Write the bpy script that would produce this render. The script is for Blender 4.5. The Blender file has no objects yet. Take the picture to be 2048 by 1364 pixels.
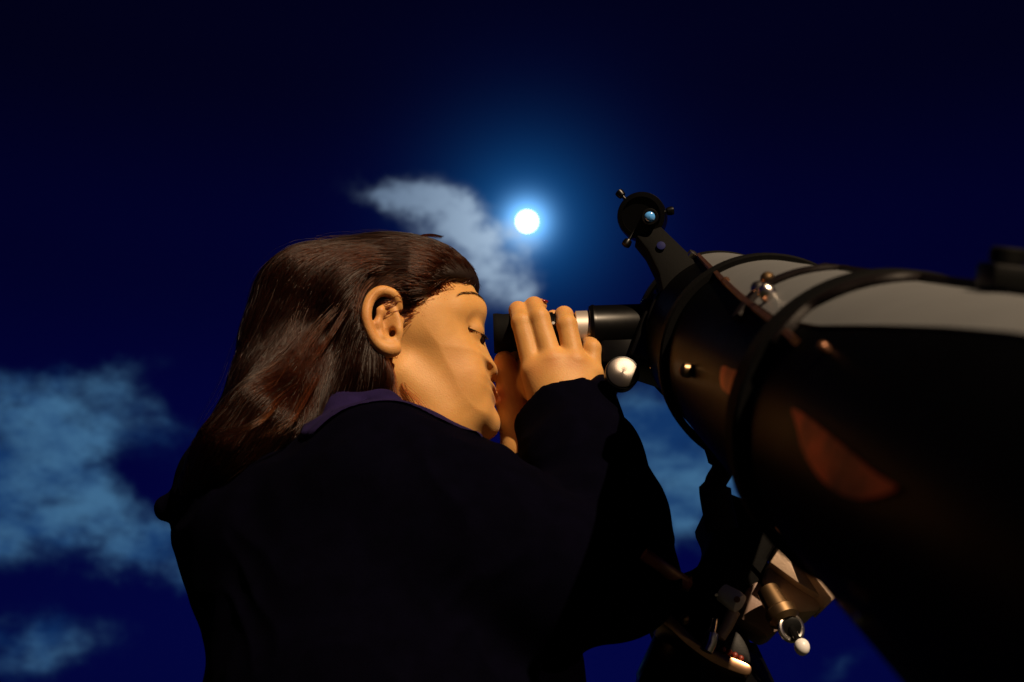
import bpy, bmesh, math, random
import numpy as np
from mathutils import Vector, Matrix, noise

random.seed(7); rng = np.random.default_rng(7)
S = bpy.context.scene
COL = S.collection
R = math.radians

# ------------------------------------------------------------------ camera
CAMZ = 0.65; PITCH = R(22); F = 50/36*2048
cam_d = bpy.data.cameras.new('camera'); cam = bpy.data.objects.new('camera', cam_d); COL.objects.link(cam)
cam.location = (0, 0, CAMZ); cam.rotation_euler = (R(90)+PITCH, 0, 0)
cam_d.lens = 50; cam_d.sensor_width = 36; cam_d.clip_start = 0.01; cam_d.clip_end = 3000
cam_d.dof.use_dof = True; cam_d.dof.focus_distance = 1.29; cam_d.dof.aperture_fstop = 9.0
S.camera = cam
# ------------------------------------------------------------------ world, sun, exposure
W = bpy.data.worlds.new('World'); S.world = W; W.use_nodes = True
SUN = Vector((0.36, -0.68, 0.60)).normalized()          # direction towards the street light's warm glow
nt = W.node_tree; bg = nt.nodes['Background']
sk = nt.nodes.new('ShaderNodeTexSky'); sk.sky_type = 'NISHITA'; sk.sun_disc = False
sk.sun_elevation = math.asin(SUN.z); sk.sun_rotation = math.atan2(SUN.x, SUN.y)
nt.links.new(sk.outputs[0], bg.inputs[0]); bg.inputs[1].default_value = 0.0003
sd = bpy.data.lights.new('warm_sun', 'SUN'); so = bpy.data.objects.new('warm_sun', sd); COL.objects.link(so)
sd.energy = 4.4; sd.angle = R(0.8); sd.color = (1.0, 0.73, 0.47)
so.rotation_euler = SUN.to_track_quat('Z', 'Y').to_euler(); so.location = (3, -3, 4)
S.view_settings.view_transform = 'Standard'; S.view_settings.look = 'None'
S.view_settings.exposure = 0.35; S.view_settings.gamma = 1; S.view_settings.use_curve_mapping = False

# ------------------------------------------------------------------ geometry of the view: pixel + distance -> world point
FW = Vector((0, math.cos(PITCH), math.sin(PITCH))); UP = Vector((0, -math.sin(PITCH), math.cos(PITCH))); RT = Vector((1, 0, 0))
C0 = Vector((0, 0, CAMZ))
def ray(px, py): return FW + RT*((px-1024)/F) + UP*((682-py)/F)
def at(px, py, y):
    d = ray(px, py); return C0 + d*(y/d.y)
YG = 1.22
def G(px, py, w=0.0): return at(px, py, YG - w)         # girl's plane, w metres towards the camera

# ------------------------------------------------------------------ night sky: clouds and the glow of moonlight in the air, all by world direction
def V(px, py): return ((px-1024)/F, (682-py)/F)
MOON = (1054, 443)
def build_sky():
    t = W.node_tree; L = t.links.new
    def math_(op, a, b=None, c=None, clamp=False):
        n = t.nodes.new('ShaderNodeMath'); n.operation = op; n.use_clamp = clamp
        for i, v in enumerate((a, b, c)):
            if v is None: continue
            if isinstance(v, (int, float)): n.inputs[i].default_value = v
            else: L(v, n.inputs[i])
        return n.outputs[0]
    def vm(op, a, b=None, s=None):
        n = t.nodes.new('ShaderNodeVectorMath'); n.operation = op
        for i, v in enumerate((a, b)):
            if v is None: continue
            if isinstance(v, (tuple, Vector)): n.inputs[i].default_value = v
            else: L(v, n.inputs[i])
        if s is not None: 
            if isinstance(s, (int, float)): n.inputs['Scale'].default_value = s
            else: L(s, n.inputs['Scale'])
        return n
    def sstep(x, lo, hi):
        n = t.nodes.new('ShaderNodeMapRange'); n.interpolation_type = 'SMOOTHSTEP'
        L(x, n.inputs[0]); n.inputs[1].default_value = lo; n.inputs[2].default_value = hi; return n.outputs[0]
    tc = t.nodes.new('ShaderNodeTexCoord'); d = vm('NORMALIZE', tc.outputs['Generated']).outputs[0]
    f = math_('MAXIMUM', vm('DOT_PRODUCT', d, FW).outputs['Value'], .05)
    a0 = math_('DIVIDE', vm('DOT_PRODUCT', d, RT).outputs['Value'], f)      # bearing from the middle of the view, fixed in the world
    b0 = math_('DIVIDE', vm('DOT_PRODUCT', d, UP).outputs['Value'], f)
    # turbulence warps the cloud positions
    def noise(scale, detail, rough=.55, vec=d, off=0):
        n = t.nodes.new('ShaderNodeTexNoise'); n.inputs['Scale'].default_value = scale; n.inputs['Detail'].default_value = detail; n.inputs['Roughness'].default_value = rough
        v = vm('ADD', vec, (off, off*.7, 0)).outputs[0]; L(v, n.inputs['Vector']); return n
    w1 = noise(12, 8, .6, off=3); w2 = noise(12, 8, .6, off=9)
    a = math_('ADD', a0, math_('MULTIPLY', math_('SUBTRACT', w1.outputs[0], .5), .10))
    b = math_('ADD', b0, math_('MULTIPLY', math_('SUBTRACT', w2.outputs[0], .5), .08))
    def blob(px, py, rx, ry, rot=0, amp=1):
        cx, cy = V(px, py); dx = math_('SUBTRACT', a, cx); dy = math_('SUBTRACT', b, cy)
        c, s = math.cos(R(rot)), math.sin(R(rot))
        ex = math_('DIVIDE', math_('ADD', math_('MULTIPLY', dx, c), math_('MULTIPLY', dy, s)), rx/F)
        ey = math_('DIVIDE', math_('SUBTRACT', math_('MULTIPLY', dy, c), math_('MULTIPLY', dx, s)), ry/F)
        q = math_('ADD', math_('MULTIPLY', ex, ex), math_('MULTIPLY', ey, ey))
        return math_('MULTIPLY', math_('POWER', 2.718, math_('MULTIPLY', q, -1)), amp)
    def total(bl):
        s = blob(*bl[0])
        for x in bl[1:]: s = math_('ADD', s, blob(*x))
        return s
    low = total([(60, 880, 250, 110, 0, .85), (110, 1000, 180, 90, 0, .8), (230, 1095, 230, 55, -3, .9), (180, 765, 150, 32, 8, .55), (70, 1310, 150, 65, 10, .7),
                 (330, 860, 80, 32, -30, .4), (255, 965, 80, 48, -30, -.55), (20, 900, 90, 60, 0, .35), (340, 1100, 80, 42, 0, .5), (1330, 830, 130, 95, -30, 1.2), (1390, 960, 90, 100, 0, 1.35), (1360, 1090, 60, 40, 0, .3), (1500, 1000, 80, 120, 0, .5), (1720, 1310, 130, 30, 8, .4),
                 (-250, 1000, 320, 150, 0, .8), (2400, 1000, 260, 120, 10, .7)])
    mo = total([(845, 400, 110, 26, -14, .8), (925, 450, 85, 50, -40, 1.0), (965, 540, 80, 75, -60, 1.05), (1020, 585, 45, 42, 0, .7), (1000, 480, 60, 30, 0, .6), (770, 385, 60, 16, -5, .3)])
    vs = vm('MULTIPLY', d, (1, 1, 1.7)).outputs[0]
    n1 = noise(12, 12, .6, vs).outputs[0]; n2 = noise(34, 10, .6, vs, 5).outputs[0]
    fine = sstep(math_('ADD', math_('MULTIPLY', n1, .68), math_('MULTIPLY', n2, .32)), .33, .67)
    tl = math_('MULTIPLY', low, math_('ADD', .45, math_('MULTIPLY', fine, 1.0)))
    cl = math_('MULTIPLY', math_('POWER', sstep(tl, .10, 1.25), 1.1), math_('ADD', .62, math_('MULTIPLY', fine, .6)))
    tm = math_('MULTIPLY', mo, math_('ADD', .15, math_('MULTIPLY', fine, 1.7)))
    cm = sstep(tm, .05, 1.6)
    # sky colour by height above the horizon
    el = vm('DOT_PRODUCT', d, (0, 0, 1)).outputs['Value']
    rp = t.nodes.new('ShaderNodeValToRGB'); cr = rp.color_ramp; L(el, rp.inputs[0]); cr.interpolation = 'EASE'
    stops = [(.0, (.0006, .002, .040)), (.16, (.0008, .0018, .050)), (.30, (.0007, .0010, .036)), (.42, (.0006, .0007, .021)), (.54, (.0006, .0006, .010)), (.70, (.0004, .0005, .005))]
    cr.elements[0].position = stops[0][0]; cr.elements[0].color = (*stops[0][1], 1); cr.elements[1].position = stops[-1][0]; cr.elements[1].color = (*stops[-1][1], 1)
    for p, c in stops[1:-1]:
        e = cr.elements.new(p); e.color = (*c, 1)
    # moon glow: angle from the moon
    md = ray(*MOON).normalized()
    cs = vm('DOT_PRODUCT', d, tuple(md)).outputs['Value']
    ang = math_('ARCCOSINE', math_('MINIMUM', cs, 1.0))
    def halo(rad_px, col, p=1.0):
        e = math_('POWER', 2.718, math_('MULTIPLY', math_('POWER', math_('DIVIDE', ang, rad_px/F), p), -1))
        return vm('SCALE', tuple(col), None, e).outputs[0]
    glow = vm('ADD', halo(36, (.45, 1.15, 2.1), 1.7), halo(88, (.012, .13, .33), 1.3)).outputs[0]
    glow = vm('ADD', glow, halo(200, (.0, .008, .060), 1.7)).outputs[0]
    side = math_('ADD', .62, math_('MULTIPLY', math_('POWER', 2.718, math_('MULTIPLY', math_('POWER', math_('DIVIDE', ang, .42), 2), -1)), .55))
    base = vm('ADD', vm('SCALE', rp.outputs[0], None, side).outputs[0], glow).outputs[0]
    def mix(fac, A, Bc):
        n = t.nodes.new('ShaderNodeMix'); n.data_type = 'RGBA'; L(fac, n.inputs[0]); L(A, n.inputs[6])
        if isinstance(Bc, tuple): n.inputs[7].default_value = (*Bc, 1)
        else: L(Bc, n.inputs[7])
        return n.outputs[2]
    tone = mix(sstep(noise(13, 8, .6, vs, 11).outputs[0], .34, .64), vm('ADD', (.006, .034, .125), (0, 0, 0)).outputs[0], (.046, .135, .26))
    c1 = mix(cl, base, tone)
    near = vm('ADD', (.055, .095, .17), halo(185, (.42, .54, .66), 1.2)).outputs[0]
    c2 = mix(cm, c1, near)
    tot = vm('ADD', vm('SCALE', c2, None, .78).outputs[0], vm('SCALE', sk.outputs[0], None, .00001).outputs[0]).outputs[0]
    L(tot, bg.inputs[0]); bg.inputs[1].default_value = 1.0
build_sky()

# ------------------------------------------------------------------ object helpers
def tag(o, label=None, cat=None, kind=None, group=None):
    if label: o['label'] = label
    if cat: o['category'] = cat
    if kind: o['kind'] = kind
    if group: o['group'] = group
    return o
def thing(name, loc, label, cat, group=None):
    o = bpy.data.objects.new(name, None); COL.objects.link(o); o.location = loc; o.empty_display_size = 0.05
    return tag(o, label, cat, None, group)
def link(name, me, mat, parent=None, smooth=True):
    o = bpy.data.objects.new(name, me); COL.objects.link(o)
    if mat: me.materials.append(mat)
    if smooth: me.polygons.foreach_set('use_smooth', [True]*len(me.polygons))
    if parent:
        o.parent = parent
        m = Matrix.Identity(4); p = parent
        while p: m = Matrix.Translation(p.location) @ m if p.type == 'EMPTY' else m; p = p.parent
        o.matrix_parent_inverse = m.inverted() if parent.type == 'EMPTY' else Matrix.Identity(4)
    return o
def bm_obj(name, bm, mat, parent=None, smooth=True, sharp=35):
    me = bpy.data.meshes.new(name); bmesh.ops.recalc_face_normals(bm, faces=bm.faces); bm.to_mesh(me); bm.free()
    o = link(name, me, mat, parent, smooth)
    if smooth and sharp: me.set_sharp_from_angle(angle=R(sharp))
    return o
def frame(ax, up=Vector((0, 0, 1))):
    z = Vector(ax).normalized()
    if abs(z.dot(up)) > .98: up = Vector((0, 1, 0))
    x = up.cross(z).normalized(); return x, z.cross(x), z
def lathe(bm, prof, org, ax, n=40, cap=True, squash=None):
    """prof = [(distance along axis, radius)...]"""
    x, y, z = frame(ax); org = Vector(org); rings = []
    for (t, r) in prof:
        rings.append([bm.verts.new(org + z*t + (x*math.cos(a) + y*math.sin(a)*(squash or 1))*r) for a in [2*math.pi*i/n for i in range(n)]])
    for a, b in zip(rings, rings[1:]):
        for i in range(n): bm.faces.new((a[i], a[(i+1) % n], b[(i+1) % n], b[i]))
    if cap:
        bm.faces.new(rings[0][::-1]); bm.faces.new(rings[-1])
    return bm
def knurl(bm, t0, t1, r, org, ax, n=24, d=.0006):
    x, y, z = frame(ax); org = Vector(org); a = []; b = []
    for i in range(n*2):
        rr = r + (d if i % 2 else 0); an = math.pi*i/n; v = (x*math.cos(an)+y*math.sin(an))*rr
        a.append(bm.verts.new(org+z*t0+v)); b.append(bm.verts.new(org+z*t1+v))
    m = len(a)
    for i in range(m): bm.faces.new((a[i], a[(i+1) % m], b[(i+1) % m], b[i]))
    bm.faces.new(a[::-1]); bm.faces.new(b)
    return bm
def tube(bm, pts, rads, n=10, flat=None):
    pts = [Vector(p) for p in pts]; rings = []; px = None
    for i, p in enumerate(pts):
        t = (pts[min(i+1, len(pts)-1)] - pts[max(i-1, 0)]).normalized()
        if px is None: x, y, _ = frame(t)
        else:
            x = (px - t*px.dot(t)).normalized(); y = t.cross(x)
        px = x; r = rads[i] if hasattr(rads, '__len__') else rads
        rings.append([bm.verts.new(p + x*math.cos(2*math.pi*k/n)*r + y*math.sin(2*math.pi*k/n)*r*(flat or 1)) for k in range(n)])
    for a, b in zip(rings, rings[1:]):
        for i in range(n): bm.faces.new((a[i], a[(i+1) % n], b[(i+1) % n], b[i]))
    bm.faces.new(rings[0][::-1]); bm.faces.new(rings[-1]); return bm
def spline(pts, n=8):
    pts = [Vector(p) for p in pts]; out = []
    for i in range(len(pts)-1):
        p0 = pts[max(i-1, 0)]; p1 = pts[i]; p2 = pts[i+1]; p3 = pts[min(i+2, len(pts)-1)]
        for k in range(n):
            t = k/n; out.append(.5*((2*p1)+(p2-p0)*t+(2*p0-5*p1+4*p2-p3)*t*t+(3*p1-p0-3*p2+p3)*t**3))
    out.append(pts[-1]); return out
def box(bm, c, ax, half, bev=.0012):
    """box with its own axes: ax=(x,y,z) unit vectors"""
    b2 = bmesh.new(); bmesh.ops.create_cube(b2, size=2)
    for v in b2.verts: v.co = Vector((v.co.x*half[0], v.co.y*half[1], v.co.z*half[2]))
    if bev: bmesh.ops.bevel(b2, geom=b2.edges[:], offset=bev, segments=2, affect='EDGES', profile=.5)
    mp = {}
    for v in b2.verts: mp[v] = bm.verts.new(Vector(c) + ax[0]*v.co.x + ax[1]*v.co.y + ax[2]*v.co.z)
    for f in b2.faces: bm.faces.new([mp[v] for v in f.verts])
    b2.free(); return bm
def slab(bm, pts, depthvec, bev=.0012):
    """prism: pts = outline (world points), pushed along depthvec"""
    b2 = bmesh.new(); vs = [b2.verts.new(p) for p in pts]; f = b2.faces.new(vs)
    r = bmesh.ops.extrude_face_region(b2, geom=[f])
    for v in [g for g in r['geom'] if isinstance(g, bmesh.types.BMVert)]: v.co += Vector(depthvec)
    bmesh.ops.recalc_face_normals(b2, faces=b2.faces)
    if bev: bmesh.ops.bevel(b2, geom=[e for e in b2.edges], offset=bev, segments=2, affect='EDGES', profile=.5)
    mp = {}
    for v in b2.verts: mp[v] = bm.verts.new(v.co)
    for f in b2.faces:
        try: bm.faces.new([mp[v] for v in f.verts])
        except ValueError: pass
    b2.free(); return bm

# ------------------------------------------------------------------ materials
def mat(name, col, rough=.5, metal=0, spec=.5, bump=0, bscale=200, var=0, vscale=20, sss=0, sheen=0, coat=0, alt=None, aniso=0):
    m = bpy.data.materials.new(name); m.use_nodes = True; t = m.node_tree; p = t.nodes['Principled BSDF']
    p.inputs['Base Color'].default_value = (*col, 1); p.inputs['Roughness'].default_value = rough
    p.inputs['Metallic'].default_value = metal; p.inputs['Specular IOR Level'].default_value = spec
    if coat: p.inputs['Coat Weight'].default_value = coat; p.inputs['Coat Roughness'].default_value = .15
    if sheen: p.inputs['Sheen Weight'].default_value = sheen; p.inputs['Sheen Roughness'].default_value = .4
    if sss:
        p.inputs['Subsurface Weight'].default_value = sss; p.inputs['Subsurface Radius'].default_value = (1, .35, .18); p.inputs['Subsurface Scale'].default_value = .006
    tc = t.nodes.new('ShaderNodeTexCoord')
    if var or alt:
        n = t.nodes.new('ShaderNodeTexNoise'); n.inputs['Scale'].default_value = vscale; n.inputs['Detail'].default_value = 6
        t.links.new(tc.outputs['Object'], n.inputs['Vector'])
        mx = t.nodes.new('ShaderNodeMix'); mx.data_type = 'RGBA'
        c2 = alt or tuple(c*(1-var) for c in col); mx.inputs[6].default_value = (*col, 1); mx.inputs[7].default_value = (*c2, 1)
        rp = t.nodes.new('ShaderNodeMapRange'); rp.inputs[1].default_value = .35; rp.inputs[2].default_value = .7
        t.links.new(n.outputs[0], rp.inputs[0]); t.links.new(rp.outputs[0], mx.inputs[0]); t.links.new(mx.outputs[2], p.inputs['Base Color'])
        rr = t.nodes.new('ShaderNodeMapRange'); rr.inputs[3].default_value = max(.03, rough-.07); rr.inputs[4].default_value = min(1, rough+.1)
        t.links.new(n.outputs[0], rr.inputs[0]); t.links.new(rr.outputs[0], p.inputs['Roughness'])
    if bump:
        n = t.nodes.new('ShaderNodeTexNoise'); n.inputs['Scale'].default_value = bscale; n.inputs['Detail'].default_value = 4
        t.links.new(tc.outputs['Object'], n.inputs['Vector'])
        b = t.nodes.new('ShaderNodeBump'); b.inputs['Strength'].default_value = bump; b.inputs['Distance'].default_value = .001
        t.links.new(n.outputs[0], b.inputs['Height']); t.links.new(b.outputs[0], p.inputs['Normal'])
    return m
M = {}
M['black_metal'] = mat('black_metal', (.0018, .0018, .002), .30, 0, .22, var=.4, vscale=60)
M['black_plastic'] = mat('black_plastic', (.0018, .0018, .0018), .5, 0, .2, bump=.1, bscale=900)
M['rubber'] = mat('rubber', (.0015, .0015, .0015), .8, 0, .1, bump=.2, bscale=700)
M['chrome'] = mat('chrome', (.75, .70, .66), .22, 1, var=.15, vscale=90)
M['brass'] = mat('brass', (.36, .23, .12), .36, 1, var=.3, vscale=60)
M['lit_cream'] = mat('lit_cream', (.125, .130, .135), .45, 0, .25, var=.12, vscale=14)
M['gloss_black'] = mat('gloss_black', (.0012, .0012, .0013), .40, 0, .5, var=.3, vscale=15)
M['gloss_black'].node_tree.nodes['Principled BSDF'].inputs['IOR'].default_value = 1.07
M['matte_black'] = mat('matte_black', (.0018, .0018, .0018), .75, 0, .08, bump=.2, bscale=500)
M['tan'] = mat('tan_casting', (.55, .40, .29), .45, .3, .5, bump=.25, bscale=500, var=.3, vscale=40)
M['white_plastic'] = mat('white_plastic', (.70, .68, .66), .35, 0, .5)
M['bronze'] = mat('bronze_glint', (.20, .09, .05), .35, .8, var=.4, vscale=80)
M['red'] = mat('painted_reflection', (.85, .13, .02), .46, .9, .5, alt=(.03, .006, .002), vscale=42)
M['strap'] = mat('dark_strap', (.005, .003, .003), .5, 0, .15, bump=.3, bscale=900)

# moon
mm = bpy.data.materials.new('moon_surface'); mm.use_nodes = True; t = mm.node_tree; t.nodes.clear()
e = t.nodes.new('ShaderNodeEmission'); tc = t.nodes.new('ShaderNodeTexCoord'); nn = t.nodes.new('ShaderNodeTexNoise'); nn.inputs['Scale'].default_value = .35
mp = t.nodes.new('ShaderNodeMapRange'); mp.inputs[3].default_value = 2.0; mp.inputs[4].default_value = 3.2
t.links.new(tc.outputs['Object'], nn.inputs['Vector']); t.links.new(nn.outputs[0], mp.inputs[0]); t.links.new(mp.outputs[0], e.inputs[1])
e.inputs[0].default_value = (.80, .92, 1, 1); ou = t.nodes.new('ShaderNodeOutputMaterial'); t.links.new(e.outputs[0], ou.inputs[0])
bm = bmesh.new(); bmesh.ops.create_uvsphere(bm, u_segments=48, v_segments=24, radius=800*21.5/F)
o = bm_obj('moon', bm, mm, sharp=0); o.location = C0 + ray(*MOON).normalized()*800
tag(o, 'bright full moon shining beside a wisp of cloud', 'moon')

# ground
bm = bmesh.new(); bmesh.ops.create_grid(bm, x_segments=60, y_segments=60, size=300)
for v in bm.verts: v.co.z = .02*noise.noise(Vector((v.co.x*.1, v.co.y*.1, 0)))-.02
o = bm_obj('ground', bm, mat('dark_grass_ground', (.006, .009, .004), .95, 0, .1, bump=1, bscale=60, alt=(.010, .009, .005), vscale=3), sharp=0)
tag(o, 'dark lawn under the girl and the telescope', None, 'structure')

# ================================================================== implicit surfaces
def A(v): return np.array(v, dtype=np.float32)
class Cone:
    def __init__(s, a, b, ra, rb): s.a = A(a); s.b = A(b); s.ra = ra; s.rb = rb; s.ab = s.b-s.a; s.l2 = float(s.ab@s.ab)+1e-12
    def __call__(s, p):
        pa = p-s.a; t = np.clip((pa@s.ab)/s.l2, 0, 1); q = pa-t[:, None]*s.ab
        return np.sqrt((q*q).sum(1))-(s.ra+(s.rb-s.ra)*t)
class Ell:
    def __init__(s, c, r, axes=None): s.c = A(c); s.r = A(r); s.m = None if axes is None else np.array([list(x) for x in axes], dtype=np.float32)
    def __call__(s, p):
        q = p-s.c
        if s.m is not None: q = q@s.m.T
        k0 = np.sqrt(((q/s.r)**2).sum(1))+1e-9; k1 = np.sqrt(((q/(s.r*s.r))**2).sum(1))+1e-9
        return k0*(k0-1)/k1
class Half:
    def __init__(s, c, n): s.c = A(c); s.n = A(Vector(n).normalized())
    def __call__(s, p): return (p-s.c)@s.n
class Inter:
    def __init__(s, *f): s.f = f
    def __call__(s, p):
        d = s.f[0](p)
        for g in s.f[1:]: d = np.maximum(d, g(p))
        return d
class Fn:
    def __init__(s, f): s.f = f
    def __call__(s, p): return s.f(p)
def chain(ops, pts, k=.008, sub=False):
    for (a, ra), (b, rb) in zip(pts, pts[1:]): ops.append(('sub' if sub else 'add', Cone(a, b, ra, rb), k))
def field(ops, p, sel=None):
    d = np.full(len(p), 1.0, np.float32)
    for i, (op, f, k) in enumerate(ops):
        if sel is not None and not sel[i]: continue
        e = f(p)
        if op == 'add':
            h = np.maximum(k-np.abs(d-e), 0)/k; d = np.minimum(d, e)-h*h*k*.25
        else:
            e = -e; h = np.maximum(k-np.abs(d-e), 0)/k; d = np.maximum(d, e)+h*h*k*.25
    return d
def surface(ops, lo, hi, vox, B=16):
    lo = A(lo); hi = A(hi); nb = np.ceil((hi-lo)/(vox*B)).astype(int); N = nb*B+1
    Fd = np.ones(tuple(N), np.float32); r = B*vox*.5*1.74
    ii = np.stack(np.meshgrid(*[np.arange(n) for n in nb], indexing='ij'), -1).reshape(-1, 3)
    cen = lo+(ii*B+B/2)*vox; cen = cen.astype(np.float32)
    each = np.stack([f(cen) for _, f, _ in ops], 1); tot = field(ops, cen)
    ks = np.array([k for _, _, k in ops])
    g = np.stack(np.meshgrid(*[np.arange(B+1)]*3, indexing='ij'), -1).reshape(-1, 3).astype(np.float32)*vox
    for c, (i, j, k) in enumerate(ii):
        sl = (slice(i*B, i*B+B+1), slice(j*B, j*B+B+1), slice(k*B, k*B+B+1))
        if abs(tot[c]) > r*1.5+.012:
            Fd[sl] = np.where(tot[c] < 0, np.minimum(Fd[sl], tot[c]), Fd[sl]) if tot[c] < 0 else Fd[sl]; continue
        sel = each[c] < r*1.3+ks+.01
        p = g+(lo+np.array((i, j, k))*B*vox).astype(np.float32)
        Fd[sl] = field(ops, p, sel).reshape(B+1, B+1, B+1)
    s = Fd < 0
    cnt = np.zeros(tuple(N-1), np.uint8)
    cs = [(a, b, c) for a in (0, 1) for b in (0, 1) for c in (0, 1)]
    for a, b, c in cs: cnt += s[a:N[0]-1+a, b:N[1]-1+b, c:N[2]-1+c]
    cell = np.argwhere((cnt > 0) & (cnt < 8)); idx = np.full(tuple(N-1), -1, np.int32); idx[tuple(cell.T)] = np.arange(len(cell))
    acc = np.zeros((len(cell), 3)); num = np.zeros(len(cell))
    for ax in range(3):
        o1, o2 = [x for x in range(3) if x != ax]
        for u in (0, 1):
            for v in (0, 1):
                p0 = cell.copy(); p0[:, o1] += u; p0[:, o2] += v; p1 = p0.copy(); p1[:, ax] += 1
                f0 = Fd[tuple(p0.T)]; f1 = Fd[tuple(p1.T)]; x = (f0 < 0) != (f1 < 0)
                tt = np.where(x, f0/np.where(x, f0-f1, 1), 0); q = p0.astype(float); q[:, ax] += tt
                acc[x] += q[x]; num[x] += 1
    verts = lo+acc/num[:, None]*vox
    faces = []
    for ax in range(3):
        o1, o2 = (ax+1) % 3, (ax+2) % 3
        a = [slice(0, n-1) for n in N]; b = [slice(0, n-1) for n in N]; 
        b[ax] = slice(1, N[ax]); a[ax] = slice(0, N[ax]-1)
        for q in (o1, o2): a[q] = slice(1, N[q]-1); b[q] = slice(1, N[q]-1)
        s0 = s[tuple(a)]; s1 = s[tuple(b)]; e = np.argwhere(s0 != s1); sg = s0[tuple(e.T)]
        e[:, o1] += 1; e[:, o2] += 1
        def at_(u, v):
            q = e.copy(); q[:, o1] -= u; q[:, o2] -= v; return idx[tuple(q.T)]
        Q = np.stack([at_(1, 1), at_(0, 1), at_(0, 0), at_(1, 0)], 1)
        Q[~sg] = Q[~sg][:, ::-1]; faces.append(Q)
    faces = np.concatenate(faces); faces = faces[(faces >= 0).all(1)]
    return verts, faces
def np_mesh(name, v, f):
    me = bpy.data.meshes.new(name); me.vertices.add(len(v)); me.vertices.foreach_set('co', v.astype(np.float32).ravel())
    n = len(f); me.loops.add(n*4); me.loops.foreach_set('vertex_index', f.astype(np.int32).ravel())
    me.polygons.add(n); me.polygons.foreach_set('loop_start', np.arange(n)*4); me.update(calc_edges=True); me.validate(); return me
def catmull2(pts, n=6, closed=True):
    P = [np.array(p, float) for p in pts]; m = len(P); out = []
    for i in range(m if closed else m-1):
        p0, p1, p2, p3 = (P[(i-1) % m], P[i], P[(i+1) % m], P[(i+2) % m]) if closed else (P[max(i-1, 0)], P[i], P[i+1], P[min(i+2, m-1)])
        for k in range(n):
            t = k/n; out.append(.5*(2*p1+(p2-p0)*t+(2*p0-5*p1+4*p2-p3)*t*t+(3*p1-p0-3*p2+p3)*t**3))
    return np.array(out)
def poly_grid(pxs, smooth=5, w=0.0, step=.001, pad=.09):
    """signed distance (inside > 0) to an outline given in the side view, sampled on a grid"""
    o = catmull2(pxs, smooth) if smooth else np.array(pxs, float)
    xz = np.array([[G(x, y, w).x, G(x, y, w).z] for x, y in o])
    lo = xz.min(0)-pad; hi = xz.max(0)+pad; nx, nz = (np.ceil((hi-lo)/step).astype(int)+1)
    X, Z = np.meshgrid(lo[0]+np.arange(nx)*step, lo[1]+np.arange(nz)*step, indexing='ij'); X = X.ravel(); Z = Z.ravel()
    best = np.full(len(X), 9.); ins = np.zeros(len(X), bool)
    for (x0, z0), (x1, z1) in zip(xz, np.roll(xz, -1, 0)):
        dx, dz = x1-x0, z1-z0; t = np.clip(((X-x0)*dx+(Z-z0)*dz)/(dx*dx+dz*dz+1e-12), 0, 1)
        best = np.minimum(best, (X-x0-t*dx)**2+(Z-z0-t*dz)**2)
        if z0 != z1: ins ^= ((z0 > Z) != (z1 > Z)) & (X < dx*(Z-z0)/dz+x0)
    sd_ = (np.sqrt(best)*np.where(ins, 1, -1)).reshape(nx, nz)
    def f(x, z):
        a = np.clip((x-lo[0])/step, 0, nx-1.001); b = np.clip((z-lo[1])/step, 0, nz-1.001); i = a.astype(int); j = b.astype(int); u = a-i; v = b-j
        return (sd_[i, j]*(1-u)*(1-v)+sd_[i+1, j]*u*(1-v)+sd_[i, j+1]*(1-u)*v+sd_[i+1, j+1]*u*v).astype(np.float32)
    return f

# ------------------------------------------------------------------ the head, from its side outline
PROFILE = [(900, 536), (937, 564), (957, 600), (966, 635), (969, 662), (969, 680), (974, 700), (984, 722), (995, 742), (991, 753), (981, 757), (984, 770), (993, 781),
           (984, 791), (991, 802), (980, 813), (983, 828), (992, 845), (989, 860), (974, 872), (945, 878), (890, 862), (820, 810), (740, 775), (660, 745),
           (612, 690), (600, 625), (624, 568), (682, 530), (760, 512), (835, 516)]
prof_d = poly_grid(PROFILE, 5)
zc_, zt_ = G(900, 860).z, G(900, 660).z
def head_f(p):
    d = prof_d(p[:, 0], p[:, 2]); w = np.abs(YG-p[:, 1])
    t = np.clip((p[:, 2]-zc_)/(zt_-zc_), 0, 1); t = t*t*(3-2*t)
    H = .050+.019*t; Rr = .054+.004*t
    xf = np.clip((p[:, 0]-G(830, 660).x)/.07, 0, 1); H = H-.008*xf
    a = np.maximum(1-d/Rr, 0); b = w/H
    return ((a**2.1+b**2.1)**(1/2.1)-1)*Rr*.62
HEAD = Fn(head_f)
def vx(a, b, w=0):   # unit vectors of the ear plane
    return (G(*b, w)-G(*a, w)).normalized()
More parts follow.
